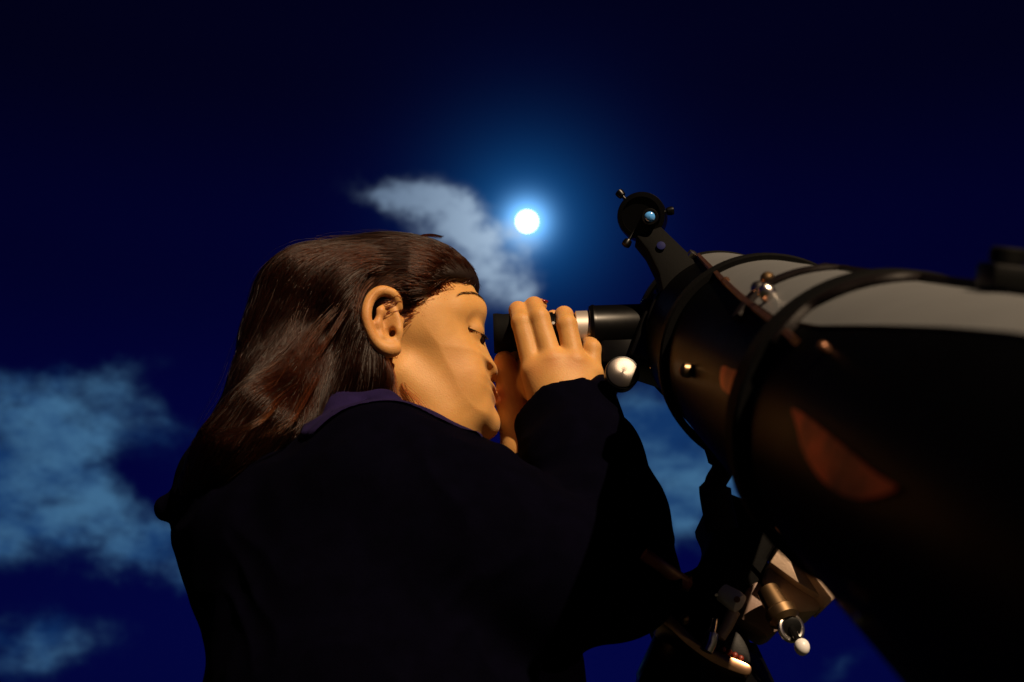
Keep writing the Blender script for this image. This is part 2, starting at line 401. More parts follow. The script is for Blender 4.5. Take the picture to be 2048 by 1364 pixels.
def build_body():
    ops = [('add', HEAD, .001)]
    # neck and trunk
    chain(ops, [(G(792, 740), .048), (G(842, 940), .050), (G(760, 1060), .075), (G(760, 1400), .10)], .018)
    ops.append(('add', Ell(G(966, 842, 0), (.0110, .013, .0120)), .014))
    for s in (1, -1): ops.append(('add', Ell(G(915, 800, .026*s), (.026, .016, .026)), .018))
    # cheek, brow, nose wing, lids, lips
    for s in (1, -1): ops.append(('add', Ell(G(888, 748, .037*s), (.034, .013, .030)), .013))
    for s in (1, -1):
        ops.append(('sub', Ell(G(965, 652, .034*s), (.010, .009, .009)), .012))
        ops.append(('add', Ell(G(944, 663, .0265*s), (.0108, .0112, .0100)), .007))
        ops.append(('sub', Cone(G(936, 655, .0395*s), G(972, 672, .022*s), .0007, .0009), .0015))
        ops.append(('add', Cone(G(918, 618, .041*s), G(950, 618, .022*s), .005, .007), .016))
        ops.append(('add', Ell(G(972, 741, .010*s), (.0085, .006, .0065)), .004))
        ops.append(('sub', Cone(G(957, 735, .0215*s), G(948, 778, .030*s), .0009, .0007), .0035))
        # jaw
        ops.append(('add', Cone(G(800, 752, .047*s), G(880, 835, .034*s), .010, .011), .022))
        # ear
        wl = .078*s; e = lambda px, py, w: G(px, py, (w+.0035)*s)
        ax = vx((752, 585), (796, 702)); tx = Vector((0, -1, 0))*s + Vector((-.35, 0, 0)); nrm = tx.normalized(); u = ax.cross(nrm).normalized(); nrm = u.cross(ax)
        ops.append(('add', Ell(e(768, 642, .070), (.0155, .0285, .0045), (u, ax, nrm)), .004))
        ops.append(('sub', Ell(e(771, 640, .0805), (.0088, .0172, .0060), (u, ax, nrm)), .004))
        hx_ = [((799, 618, .070), .0026), ((790, 592, .076), .0036), ((764, 582, .081), .0040), ((742, 596, .083), .0038), ((733, 625, .085), .0037), ((737, 655, .083), .0036), ((753, 685, .078), .0040), ((775, 700, .073), .0055), ((793, 697, .070), .0055)]
        hq = catmull2([(*a_, b_*1000) for a_, b_ in hx_], 4, closed=False)
        chain(ops, [(e(q[0], q[1], q[2]), q[3]/1000) for q in hq], .0030)
        chain(ops, [(e(778, 604, .073), .0022), (e(762, 622, .078), .0032), (e(755, 648, .078), .0032), (e(764, 672, .076), .0034), (e(780, 682, .073), .0036)], .0045)
        ops.append(('add', Cone(e(800, 640, .067), e(794, 662, .072), .0036, .0040), .004))
        ops.append(('sub', Cone(e(779, 662, .078), e(786, 668, .068), .0046, .0030), .004))
        ops.append(('sub', Cone(e(772, 612, .079), e(779, 628, .077), .0018, .0022), .002))
    # right hand (back of the hand to the camera), fingers over the eyepiece barrel
    k = .006
    wr = G(1128, 835, .020)
    F4 = [((1068, 742, .027, .0108), (1043, 645, .026, .0098), (1036, 621, .006, .0088), (1040, 640, -.016, .0080), (1044, 668, -.024, .0075)),
          ((1104, 724, .031, .0112), (1078, 636, .029, .0103), (1068, 613, .006, .0094), (1070, 634, -.018, .0084), (1074, 664, -.025, .0078)),
          ((1150, 726, .029, .0108), (1134, 650, .027, .0098), (1128, 631, .006, .0090), (1128, 648, -.017, .0082), (1130, 676, -.022, .0075)),
          ((1184, 748, .022, .0094), (1184, 697, .021, .0086), (1178, 682, .004, .0080), (1174, 694, -.013, .0072), (1172, 712, -.017, .0066))]
    for q in F4: ops.append(('add', Cone(wr, G(*q[0][:3]), .019, q[0][3]+.0012), .013))
    ops.append(('add', Ell(G(1122, 775, .019), (.030, .015, .030)), .012))
    for q in F4:
        for a, b in zip(q, q[1:]): ops.append(('add', Cone(G(*a[:3]), G(*b[:3]), a[3]*.93, b[3]*.93), .003))
    # right thumb under the barrel
    chain(ops, [(G(1100, 812, .012), .015), (G(1066, 768, -.002), .0125), (G(1058, 728, -.012), .0105), (G(1078, 714, -.030), .0092)], k)
    # right forearm inside its sleeve
    chain(ops, [(wr, .020), (G(1160, 960, .07), .024), (G(1222, 1145, .125), .030), (G(1040, 1090, .15), .034), (G(790, 975, .125), .044), (G(800, 960, 0), .055)], .015)
    # left hand: heel and thumb seen beside the lips, fingers round the far side
    lw = G(1052, 906, -.022)
    chain(ops, [(lw, .0175), (G(1034, 850, -.018), .0165), (G(1023, 800, -.014), .0145), (G(1017, 755, -.011), .0118), (G(1009, 722, -.004), .0096)], .0025)
    ops.append(('add', Cone(lw, G(1076, 775, -.040), .019, .018), .006))
    for q in [((1040, 750, -.036, .0100), (1032, 676, -.038, .0088), (1038, 640, -.030, .0080), (1046, 628, -.018, .0068)),
              ((1070, 742, -.040, .0105), (1062, 662, -.043, .0090), (1068, 618, -.036, .0082), (1080, 611, -.017, .0066)),
              ((1102, 752, -.040, .0100), (1100, 680, -.043, .0088), (1104, 644, -.034, .0080), (1106, 634, -.020, .0068)),
              ((1128, 770, -.036, .0092), (1136, 715, -.040, .0080), (1138, 680, -.034, .0072), (1140, 668, -.022, .0062))]:
        ops.append(('add', Cone(G(1066, 800, -.038), G(*q[0][:3]), .018, q[0][3]+.001), .010))
        for a, b in zip(q, q[1:]): ops.append(('add', Cone(G(*a[:3]), G(*b[:3]), a[3], b[3]), .0035))
    chain(ops, [(lw, .0205), (G(1060, 980, -.05), .025), (G(1090, 1150, -.12), .030), (G(980, 1090, -.14), .034), (G(820, 980, -.125), .044), (G(800, 960, 0), .055)], .015)
    v, f = surface(ops, (G(590, 700).x-.01, YG-.21, G(700, 1400).z), (G(1360, 700).x+.01, YG+.20, G(700, 465).z+.01), .00135)
    return ops, v, f
body_ops, bv, bf = build_body()

person = thing('person', (G(780, 700).x, YG, 0), 'long haired girl in dark hoodie holding the eyepiece and looking into it', 'person')
# skin
def skin_mat():
    m = bpy.data.materials.new('skin'); m.use_nodes = True; t = m.node_tree; p = t.nodes['Principled BSDF']; L = t.links.new
    tc = t.nodes.new('ShaderNodeTexCoord'); n = t.nodes.new('ShaderNodeTexNoise'); n.inputs['Scale'].default_value = 38; n.inputs['Detail'].default_value = 6
    L(tc.outputs['Object'], n.inputs['Vector'])
    r = t.nodes.new('ShaderNodeValToRGB'); r.color_ramp.elements[0].position = .3; r.color_ramp.elements[1].position = .72
    r.color_ramp.elements[0].color = (.46, .225, .062, 1); r.color_ramp.elements[1].color = (.56, .295, .092, 1); L(n.outputs[0], r.inputs[0])
    at_ = t.nodes.new('ShaderNodeAttribute'); at_.attribute_name = 'flush'
    mx = t.nodes.new('ShaderNodeMix'); mx.data_type = 'RGBA'; L(at_.outputs['Fac'], mx.inputs[0]); L(r.outputs[0], mx.inputs[6]); mx.inputs[7].default_value = (.40, .085, .030, 1)
    L(mx.outputs[2], p.inputs['Base Color'])
    p.inputs['Subsurface Weight'].default_value = .35; p.inputs['Subsurface Radius'].default_value = (1, .36, .16); p.inputs['Subsurface Scale'].default_value = .005
    p.inputs['Roughness'].default_value = .54; p.inputs['Specular IOR Level'].default_value = .32; p.inputs['Sheen Weight'].default_value = .05
    nb = t.nodes.new('ShaderNodeTexNoise'); nb.inputs['Scale'].default_value = 700; nb.inputs['Detail'].default_value = 3; L(tc.outputs['Object'], nb.inputs['Vector'])
    b = t.nodes.new('ShaderNodeBump'); b.inputs['Strength'].default_value = .35; b.inputs['Distance'].default_value = .0007; L(nb.outputs[0], b.inputs['Height']); L(b.outputs[0], p.inputs['Normal'])
    return m
me = np_mesh('body', bv, bf); 
fl = np.zeros(len(bv), np.float32)
def flush(px, py, w, r, a):
    c = np.array(G(px, py, w)); d = np.linalg.norm(bv-c, axis=1); np.maximum(fl, a*np.exp(-(d/r)**2), out=fl)
flush(992, 791, 0, .010, .8)
for s in (1, -1): flush(930, 745, .045*s, .018, .10); flush(740, 640, .085*s, .020, .22); flush(785, 700, .074*s, .010, .2)
for (x, y, w) in [(1036, 621, .012), (1068, 613, .012), (1128, 631, .012), (1184, 690, .012), (1068, 742, .038), (1104, 724, .042), (1150, 726, .04), (1006, 725, .004), (990, 742, 0)]: flush(x, y, w, .010, .25)
a = me.attributes.new('flush', 'FLOAT', 'POINT')
nv = len(me.vertices)
if nv == len(fl): a.data.foreach_set('value', fl)
body = link('body', me, skin_mat(), person)

# nails of the far hand
def nail(px, py, w, ax, nr, size, mt, lab=None):
    bm = bmesh.new(); bmesh.ops.create_uvsphere(bm, u_segments=14, v_segments=8, radius=1)
    z = Vector(nr).normalized(); x = Vector(ax); x = (x-z*x.dot(z)).normalized(); y = z.cross(x); c = G(px, py, w)
    for v in bm.verts: v.co = c + x*v.co.x*size[0] + y*v.co.y*size[1] + z*v.co.z*size[2]
    o = bm_obj('fingernail', bm, mt, person, sharp=0)
    if lab: o['label'] = lab
polish = mat('nail_polish', (.22, .008, .012), .15, 0, .6, coat=1)
nail(1084, 604, -.014, (1, -.2, .1), (.0, -.1, 1), (.0062, .0048, .0020), polish, 'dark red polished nail')

# eyes
for s in (1, -1):
    bm = bmesh.new(); bmesh.ops.create_uvsphere(bm, u_segments=24, v_segments=16, radius=1)
    for v in bm.verts: v.co = G(957, 679, .0245*s)+Vector((v.co.x*.0062, v.co.y*.0055, v.co.z*.0062))
    bm_obj('eye', bm, mat('eye_dark', (.010, .004, .002), .08, 0, .6), person, sharp=0)

# ------------------------------------------------------------------ hair
FACE = [(1100, 500), (960, 520), (934, 545), (893, 560), (868, 580), (850, 604), (826, 614), (804, 604), (792, 580), (770, 570), (742, 572), (722, 596), (719, 630), (730, 665), (748, 700), (768, 722), (782, 750), (786, 800), (800, 1000), (1100, 1000)]
face_d = poly_grid(FACE, 0, w=.06, pad=.3)
def cap_f(p): return head_f(p)-.0050
FACEF = Fn(lambda p: -face_d(p[:, 0], p[:, 2]))
hair_ops = [('add', Fn(cap_f), .001)]
for s in (-.042, 0, .042):
    hair_ops.append(('add', Cone(G(675, 628, s), G(622, 618, s), .048, .046), .03))
    chain(hair_ops, [(G(622, 605, s), .046), (G(598, 690, s), .047), (G(574, 790, s*1.05), .047), (G(512, 890, s), .040), (G(430, 968, s*.8), .024)], .012)
chain(hair_ops, [(G(590, 770, .060), .040), (G(530, 855, .100), .032), (G(465, 915, .105), .027), (G(402, 968, .085), .015)], .02)
chain(hair_ops, [(G(690, 610, .050), .028), (G(715, 690, .054), .026), (G(722, 760, .050), .028), (G(700, 830, .045), .028)], .02)
chain(hair_ops, [(G(690, 610, -.050), .028), (G(715, 690, -.054), .026), (G(722, 760, -.050), .028)], .02)
hair_ops.append(('sub', FACEF, .006))
hv, hf = surface(hair_ops, (G(330, 900).x, YG-.16, G(700, 1060).z), (G(960, 560).x+.02, YG+.14, G(700, 455).z+.01), .003)
def hair_mat(mel, red=.55, rough=.28):
    m = bpy.data.materials.new('brown_hair'); m.use_nodes = True; t = m.node_tree; t.nodes.clear()
    h = t.nodes.new('ShaderNodeBsdfHairPrincipled'); h.parametrization = 'COLOR'
    h.inputs['Color'].default_value = (*mel, 1); h.inputs['Roughness'].default_value = rough; h.inputs['Radial Roughness'].default_value = .4; h.inputs['IOR'].default_value = 1.24
    if 'Random Roughness' in h.inputs: h.inputs['Random Roughness'].default_value = .4
    ou = t.nodes.new('ShaderNodeOutputMaterial'); t.links.new(h.outputs[0], ou.inputs[0]); return m
hm = np_mesh('hair', hv, hf)
hair = link('hair', hm, mat('hair_underlayer', (.010, .004, .002), .6, 0, .3, bump=.5, bscale=300), person)

def grad(ops, p, e=.0015):
    g = np.zeros_like(p)
    for i in range(3):
        q = p.copy(); q[:, i] += e; r = p.copy(); r[:, i] -= e; g[:, i] = (field(ops, q)-field(ops, r))/(2*e)
    return g/(np.linalg.norm(g, axis=1)[:, None]+1e-9)
FLOW = [(935, 550, -.95, .25), (900, 535, -.97, .20), (880, 560, -.98, .12), (850, 520, -.98, .05), (845, 585, -.97, .22), (800, 590, -.96, .15), (800, 500, -.97, -.15), (760, 560, -.85, -.35),
        (740, 485, -.95, -.15), (720, 600, -.55, -.85), (690, 540, -.75, -.6), (650, 500, -.85, -.5), (600, 540, -.6, -.8), (640, 620, -.45, -.9), (560, 620, -.4, -.9), (700, 680, -.35, -.95),
        (620, 740, -.45, -.9), (520, 740, -.35, -.93), (740, 740, -.1, -1), (770, 760, .1, -1), (690, 800, -.3, -.95), (580, 830, -.6, -.8), (470, 850, -.5, -.86), (400, 930, -.75, -.65), (730, 850, -.1, -1)]
fp = np.array([[G(a, b, .05).x, G(a, b, .05).z] for a, b, _, _ in FLOW]); fdv = np.array([[c, d] for _, _, c, d in FLOW])
def flow(p):
    q = p[:, [0, 2]]; d2 = ((q[:, None]-fp[None])**2).sum(2); w = 1/(d2+2.5e-4)**2; v = (w[:, :, None]*fdv[None]).sum(1)/w.sum(1)[:, None]
    return np.stack([v[:, 0], np.zeros(len(p)), v[:, 1]], 1)
def strands(seeds, nst, step, off, n_pts):
    p = seeds.astype(np.float32); N = len(p); path = [p.copy()]; ph = rng.uniform(0, 6.28, N); amp = rng.uniform(0, .12, N)
    jit = rng.normal(0, .10, (N, 3)) * [1, 1.0, 1]
    for i in range(nst):
        g = grad(hair_ops, p); d = flow(p)+jit*(.5+.5*np.sin(i*.15+ph))[:, None]
        d -= g*(d*g).sum(1)[:, None]; d /= np.linalg.norm(d, axis=1)[:, None]+1e-9
        p = (p+d*step).astype(np.float32); f = field(hair_ops, p)
        p = (p-grad(hair_ops, p)*(f-off*(1-.0*i))[:, None]*.8).astype(np.float32); path.append(p.copy())
    P = np.stack(path, 1); k = np.linspace(0, nst, n_pts).round().astype(int); return P[:, k]
def hair_curves(name, P, rad, mt, parent, label=None, tip=.15):
    cu = bpy.data.hair_curves.new(name); N, n, _ = P.shape; cu.add_curves([n]*N)
    cu.position_data.foreach_set('vector', P.astype(np.float32).ravel())
    ra = cu.attributes.get('radius') or cu.attributes.new('radius', 'FLOAT', 'POINT')
    prof = np.interp(np.linspace(0, 1, n), [0, .1, .7, 1], [.5, 1, .8, tip]); ra.data.foreach_set('value', (rad[:, None]*prof[None]).astype(np.float32).ravel())
    o = bpy.data.objects.new(name, cu); COL.objects.link(o); cu.materials.append(mt); o.parent = parent
    if parent.type == 'EMPTY': o.matrix_parent_inverse = Matrix.Translation(parent.location).inverted()
    o['kind'] = 'stuff'
    if label: o['label'] = label
    return o
sel = rng.choice(len(hv), 20000); sd0 = hv[sel]+rng.normal(0, .001, (20000, 3))
fx = face_d(sd0[:, 0].astype(np.float32), sd0[:, 2].astype(np.float32)); sd0 = sd0[(fx < -.001) | (sd0[:, 0] < G(790, 700).x)]
N = len(sd0); clump = np.array([noise.noise(Vector((x*38, y*38, z*22))) for x, y, z in sd0])
off = .0003+.0012*np.clip(clump+.35, 0, 1)+rng.uniform(0, .0009, N)
P = strands(sd0, 34, .0035, off, 14)
fdm = face_d(P[..., 0].ravel().astype(np.float32), P[..., 2].ravel().astype(np.float32)).reshape(P.shape[:2]); keep = fdm.max(1) < .0035; P = P[keep]; N = len(P)
NC = 900; cc = rng.choice(N, NC, replace=False); cp = P[cc].copy(); nd = np.empty(N, int)
for a_ in range(0, N, 2000): nd[a_:a_+2000] = ((P[a_:a_+2000, None, 4]-cp[None, :, 4])**2).sum(2).argmin(1)
tt = np.linspace(0, 1, P.shape[1])[None, :, None]; st_ = rng.uniform(.25, .85, NC)[nd][:, None, None]
gc = grad(hair_ops, cp.reshape(-1, 3).astype(np.float32)).reshape(cp.shape)
lift = rng.uniform(-.0008, .0042, NC)[:, None, None]*np.sin(np.pi*np.clip(np.linspace(0, 1, P.shape[1])*.8+.1, 0, 1))[None, :, None]
cp = cp+gc*lift; P = P+(cp[nd]-P)*tt**.8*st_
P += np.cumsum(rng.normal(0, .00024, P.shape), 1)
hmat = hair_mat((.015, .0040, .0017), .9, .19)
hair_curves('hair_strands', P, rng.uniform(.00014, .00030, N), hmat, hair)
# hairline: fine hairs that start on the skin of the temple and forehead and sweep back
base = catmull2([(946, 552), (930, 560), (893, 569), (868, 588), (850, 612), (826, 624), (802, 620)], 40, closed=False); S2 = []
for i in range(2600):
    x, y = base[rng.integers(len(base))]; ang = rng.uniform(0, 1); x += rng.normal(0, 7)-ang*8; y += rng.normal(0, 8)-ang*10
    w = .09*rng.uniform(.15, 1)
    S2.append(G(x, y, w))
S2 = np.array(S2, np.float32)
hops = hair_ops; hair_ops_face = [('add', HEAD, .001)]
for _ in range(6):
    f = field(hair_ops_face, S2); S2 = (S2-grad(hair_ops_face, S2)*f[:, None]).astype(np.float32)
S2 = S2[S2[:, 1] < YG+.02]
hair_ops_full = hair_ops; hair_ops = hair_ops[:-1]      # same volume without the face cut
def strands2(seeds, nst, step):
    p = seeds.copy(); path = [p.copy()]; N = len(p); jit = rng.normal(0, .12, (N, 3)); cap = rng.uniform(.0008, .003, N)
    for i in range(nst):
        g = grad([hair_ops[0]], p); d = flow(p)+jit; d -= g*(d*g).sum(1)[:, None]; d /= np.linalg.norm(d, axis=1)[:, None]+1e-9
        p = (p+d*step).astype(np.float32); f = field([hair_ops[0]], p); tgt = -.0065+(.0065+cap)*min(1, i/7)
        p = (p-grad([hair_ops[0]], p)*(f-tgt)[:, None]*.8).astype(np.float32); path.append(p.copy())
    return np.stack(path, 1)
P2 = strands2(S2, 26, .0032)
hair_curves('hairline_strands', P2, rng.uniform(.00016, .0003, len(P2)), hmat, hair)
# flyaways
fs_ = rng.choice(len(P), 170); fly = P[fs_].copy(); gf = grad(hair_ops, fly.reshape(-1, 3).astype(np.float32)).reshape(fly.shape)
fly += gf*(rng.uniform(.001, .009, 170)[:, None, None]*np.linspace(0, 1, fly.shape[1])[None, :, None]**1.5); fly += np.cumsum(rng.normal(0, .0005, fly.shape), 1)
hair_curves('flyaway_hair', fly, rng.uniform(.00008, .00014, 170), hair_mat((.16, .05, .02), .9, .25), hair)
# loose locks
locks = []; lr = []
def lock(pts, n=10, r=.0003, spread=.0012):
    r *= .62; spread *= 1.5; n = int(n*1.3)
    c = np.array([list(x) for x in spline([G(*q) for q in pts], 6)]); m = 24
    t = np.linspace(0, len(c)-1, m); c = np.stack([np.interp(t, np.arange(len(c)), c[:, k]) for k in range(3)], 1)
    for i in range(n):
        o_ = rng.normal(0, spread, 3); tw = np.linspace(rng.uniform(.3, 1), rng.uniform(.2, 1.2), m)[:, None]; locks.append(c+o_*tw+rng.normal(0, .0001, c.shape)); lr.append(r*rng.uniform(.7, 1.2))
lock([(884, 474, .03), (850, 470, .045), (815, 488, .06), (780, 505, .072), (740, 522, .082), (712, 548, .088), (694, 585, .090), (680, 630, .090), (655, 680, .09)], 16, .00034, .0008)
lock([(870, 480, .03), (800, 500, .066), (750, 520, .08), (716, 560, .088), (706, 600, .09), (694, 640, .09)], 10, .0003, .0012)
lock([(775, 545, .078), (735, 570, .086), (716, 610, .092), (712, 640, .092)], 10, .0003, .0012)
lock([(720, 560, .088), (690, 620, .092), (660, 670, .096), (625, 720, .098), (590, 760, .10)], 22, .00036, .0022)
lock([(700, 590, .088), (650, 640, .094), (612, 690, .098), (590, 740, .10), (560, 790, .10)], 22, .00036, .0025)
lock([(640, 560, .085), (600, 620, .09), (575, 700, .095), (550, 780, .1), (540, 810, .1)], 18, .00036, .0025)
lock([(782, 730, .05), (800, 770, .056), (832, 800, .058), (862, 838, .056), (880, 862, .054), (900, 890, .05)], 14, .0003, .0014)
lock([(778, 720, .055), (784, 760, .06), (790, 790, .062), (800, 815, .062)], 16, .0003, .0018)
lock([(770, 715, .06), (772, 750, .066), (776, 790, .068)], 18, .0003, .0022)
lock([(600, 770, .11), (560, 800, .135), (530, 835, .15), (490, 858, .155), (450, 866, .15), (430, 868, .14)], 12, .0003, .0012)
lock([(560, 740, .10), (530, 790, .12), (490, 850, .13), (450, 900, .13), (400, 940, .12)], 14, .0003, .003)
lock([(640, 750, .10), (610, 800, .13), (590, 835, .145), (555, 860, .15), (520, 870, .15)], 12, .0003, .002)
lock([(880, 500, .055), (850, 515, .07), (810, 535, .08), (770, 560, .088), (735, 600, .094)], 12, .0002, .002)
lock([(920, 530, .045), (880, 535, .062), (830, 550, .076), (780, 572, .086)], 14, .0002, .0022)
lock([(700, 470, .02), (640, 478, .02), (580, 516, .02), (530, 580, .02), (505, 640, .02)], 8, .0002, .003)
lock([(900, 506, .01), (860, 484, .02), (800, 470, .02), (740, 466, .02), (680, 474, .02)], 8, .0002, .0022)
lock([(520, 640, .03), (488, 700, .03), (466, 770, .03), (440, 830, .03), (402, 900, .03)], 12, .00025, .004)
hair_curves('loose_hair', np.stack(locks), np.array(lr), hair_mat((.075, .018, .006), .95, .22), hair)
# eyebrow and lashes
br = []; brr = []
def onskin(pts, lift=.0004):
    q = np.array([G(*p) for p in pts], np.float32)
    for _ in range(6):
        f = field(body_ops, q); q = (q-grad(body_ops, q)*(f-lift)[:, None]).astype(np.float32)
    return q
pa = []; pb = []
for i in range(150):
    t = rng.uniform(0, 1); x = 914+46*t; y = 613-11*math.sin(t*2.6)+16*max(0, t-.7)+rng.normal(0, 1.6)*(1.2-t*.5); w = .042-.020*t
    pa.append((x, y, w)); pb.append((x-9, y-3+rng.normal(0, 1.2), w+.003))
qa = onskin(pa); qb = onskin(pb, .0009)
br = [np.stack([a0, (a0+b0)/2+[0, -.0002, 0], b0]) for a0, b0 in zip(qa, qb)]; brr = [.00009]*len(br)
dark_brown = mat('brow_brown', (.012, .005, .003), .6, 0, .2)
hair_curves('eyebrow', np.stack(br), np.array(brr), dark_brown, person, tip=.3)
ls = []; lsr = []
tl_ = np.linspace(0, 1, 130)
qa = onskin([(932+38*t, 654+19*t-4*math.sin(t*3.14), .041-.018*t) for t in tl_], .0)
for t, a0 in zip(tl_, qa):
    d = np.array([.0026+.0015*t, -.0020, -.0038-.0014*t])*rng.uniform(.75, 1.15); d2 = d+np.array([.0012, 0, .0012])
    ls.append(np.stack([a0, a0+d*.55, a0+d2])); lsr.append(.00042)
hair_curves('eyelashes', np.stack(ls), np.array(lsr), mat('lash_black', (.004, .002, .001), .5), person, tip=.2)

# ------------------------------------------------------------------ hoodie
hd = []
k = .03
for s in (1, -1):
    w = .055*s
    chain(hd, [(G(745, 1000, w*.8), .055), (G(712, 1085, w), .100), (G(748, 1165, w), .122), (G(785, 1290, w), .138), (G(790, 1440, w), .140), (Vector((G(790, 1440).x, YG-w, .66)), .140)], k)
    chain(hd, [(G(585, 985, .040*s), .050), (G(560, 1075, .045*s), .078), (G(625, 1170, .05*s), .082)], k)
    # shoulder slope, collar
    chain(hd, [(G(742, 905, .050*s), .026), (G(735, 968, .095*s), .048), (G(770, 1010, .125*s), .060)], .014)
    chain(hd, [(G(600, 875, .045*s), .020), (G(680, 830, .068*s), .0150), (G(765, 824, .074*s), .0130), (G(815, 862, .070*s), .0115), (G(862, 912, .060*s), .0115), (G(915, 958, .040*s), .0115), (G(948, 982, .0*s), .011)], .008)
    hd.append(('add', Cone(G(850, 945, .055*s), G(830, 990, .06*s), .016, .035), .012))
# bunched hood hanging at the back, with its tip
hd.append(('add', Ell(G(470, 1000, .0), (.050, .085, .055)), .03))
hd.append(('add', Ell(G(560, 950, 0), (.055, .055, .05)), .03))
hd.append(('add', Cone(G(410, 1014, .03), G(332, 1014, .03), .012, .0080), .012))
for a_, b_, q0, q1 in (((775, 830, .084), (712, 892, .128), .010, .013), ((838, 888, .078), (770, 945, .135), .010, .014), ((690, 838, .084), (640, 910, .120), .011, .013), ((900, 950, .066), (850, 1010, .125), .010, .014), ((1060, 1010, .12), (1150, 1110, .165), .012, .012), ((1130, 900, .085), (1215, 930, .085), .010, .011), ((1110, 985, .11), (1235, 1010, .11), .011, .012)):
    hd.append(('add', Cone(G(*a_), G(*b_), q0, q1), .012))
# neck hole and inside of the collar
hd.append(('sub', Cone(G(860, 690), G(868, 905), .050, .0505), .006))
# right sleeve
rs = [(G(775, 985, .125), .068), (G(930, 1075, .140), .066), (G(1080, 1150, .142), .0535), (G(1225, 1160, .125), .0455)]
chain(hd, rs, .03)
fs = [(G(1225, 1155, .125), .0455), (G(1208, 1050, .100), .0475), (G(1165, 935, .070), .0465), (G(1140, 850, .042), .0405), (G(1125, 800, .026), .0370), (G(1106, 745, .014), .0360)]
chain(hd, fs, .02)
# left sleeve
ls_ = [(G(820, 985, -.12), .065), (G(980, 1080, -.135), .058), (G(1100, 1120, -.12), .05), (G(1075, 1010, -.07), .042), (G(1052, 955, -.038), .033), (G(1038, 915, -.024), .029)]
chain(hd, ls_, .02)
# sleeve openings
nR = Vector((-.50, -.30, .85)).normalized(); cR = G(1118, 800, .024)
hd.append(('sub', Inter(Half(cR, -nR), Cone(G(1106, 735, .012), G(1080, 640, .0), .075, .10)), .005))
hd.append(('sub', Inter(Cone(G(1128, 840, .034), G(1104, 720, .012), .0325, .0340), Half(cR-nR*.06, -nR)), .004))
cL = G(1040, 922, -.024); nL = Vector((-.25, 0, .97))
hd.append(('sub', Inter(Half(cL, -nL), Cone(G(1030, 890, -.02), G(1010, 780, -.0), .045, .06)), .002))
hd.append(('sub', Inter(Cone(G(1050, 950, -.035), G(1036, 900, -.02), .0245, .0255), Half(cL-nL*.05, -nL)), .002))
ov, of = surface(hd, (G(310, 1000).x-.02, YG-.24, .60), (G(1350, 1100, .1).x+.05, YG+.24, G(700, 730).z), .0025)
# cloth folds
def folds(v, amp=.0028, sc=16):
    out = v.copy()
    me_ = np_mesh('tmp', v, of); nrm = np.zeros(len(v)*3, np.float32); me_.vertices.foreach_get('normal', nrm); nrm = nrm.reshape(-1, 3); bpy.data.meshes.remove(me_)
    for i in range(len(v)):
        p = Vector(v[i]); a = noise.noise(p*sc+Vector((noise.noise(p*9)*2, 0, 0))); b = noise.noise(Vector((p.x*40, p.y*40, p.z*14)))
        out[i] = v[i]+nrm[i]*(amp*(1-2*abs(a))*1.3+.0009*b)
    return out
ov = folds(ov)
hoodie_m = mat('navy_fleece', (.0008, .0006, .0034), .95, 0, .02, bump=.5, bscale=1100, var=.3, vscale=60, sheen=0)
hoodie = link('hoodie', np_mesh('hoodie', ov, of), hoodie_m, person)
hd_main = list(hd)
pl = [Half(G(735, 955, .11), G(720, 905, .11)-G(735, 880, .11)), Half(G(610, 850, .08), Vector((-1, 0, -.25))), Half(G(972, 900, 0), Vector((1, 0, 0)))]
hood_ops = [('add', Inter(Fn(lambda p: field(hd_main, p)-.0028), *pl), .0005)]
uv_, uf_ = surface(hood_ops, (G(600, 800).x-.04, YG-.16, G(700, 1010).z), (G(985, 700).x+.03, YG+.16, G(700, 740).z), .0025)
of_keep = of; of = uf_; uv_ = folds(uv_, .0022, 22); of = of_keep
lit_hood_m = mat('lit_navy_fleece', (.0105, .0058, .040), .95, 0, .1, bump=.5, bscale=1100, var=.3, vscale=60)  # paler copy of the hoodie fleece; light on the collar is in its colour
hood = link('hood', np_mesh('hood', uv_, uf_), lit_hood_m, person)
torso_ops = hd_main[1:5]
fr = [('add', Inter(Fn(lambda p: field(torso_ops, p)-.0055), Half(G(1052, 1200, .1), Vector((-1, 0, -.12))), Half(G(1050, 1284, .1), Vector((0, .1, 1)))), .0005)]
sv, sf = surface(fr, (G(990, 1300, .2).x-.01, YG-.24, .62), (G(1200, 1300).x+.03, YG+.1, G(1050, 1240, .1).z), .003)
link('lit_hoodie_front', np_mesh('lit_hoodie_front', sv, sf), mat('lit_front_mauve', (.035, .024, .055), .9, 0, .1, bump=.5, bscale=900, var=.3, vscale=50), person)  # paler shell over the hoodie front, painting the light that falls there
# seam from the hood to the shoulder
def on_hood(px, py, w, lift=.0042):
    q = np.array([G(px, py, w)], np.float32)
    for _ in range(8):
        f = field(hd, q); q = (q-grad(hd, q)*(f-lift)[:, None]).astype(np.float32)
    return Vector(q[0])
bm = bmesh.new(); tube(bm, spline([on_hood(*q) for q in [(752, 785, .085), (728, 803, .09), (705, 825, .1), (698, 850, .11), (700, 880, .13)]], 6), .0012, 8); bm_obj('seam', bm, lit_hood_m, hood)
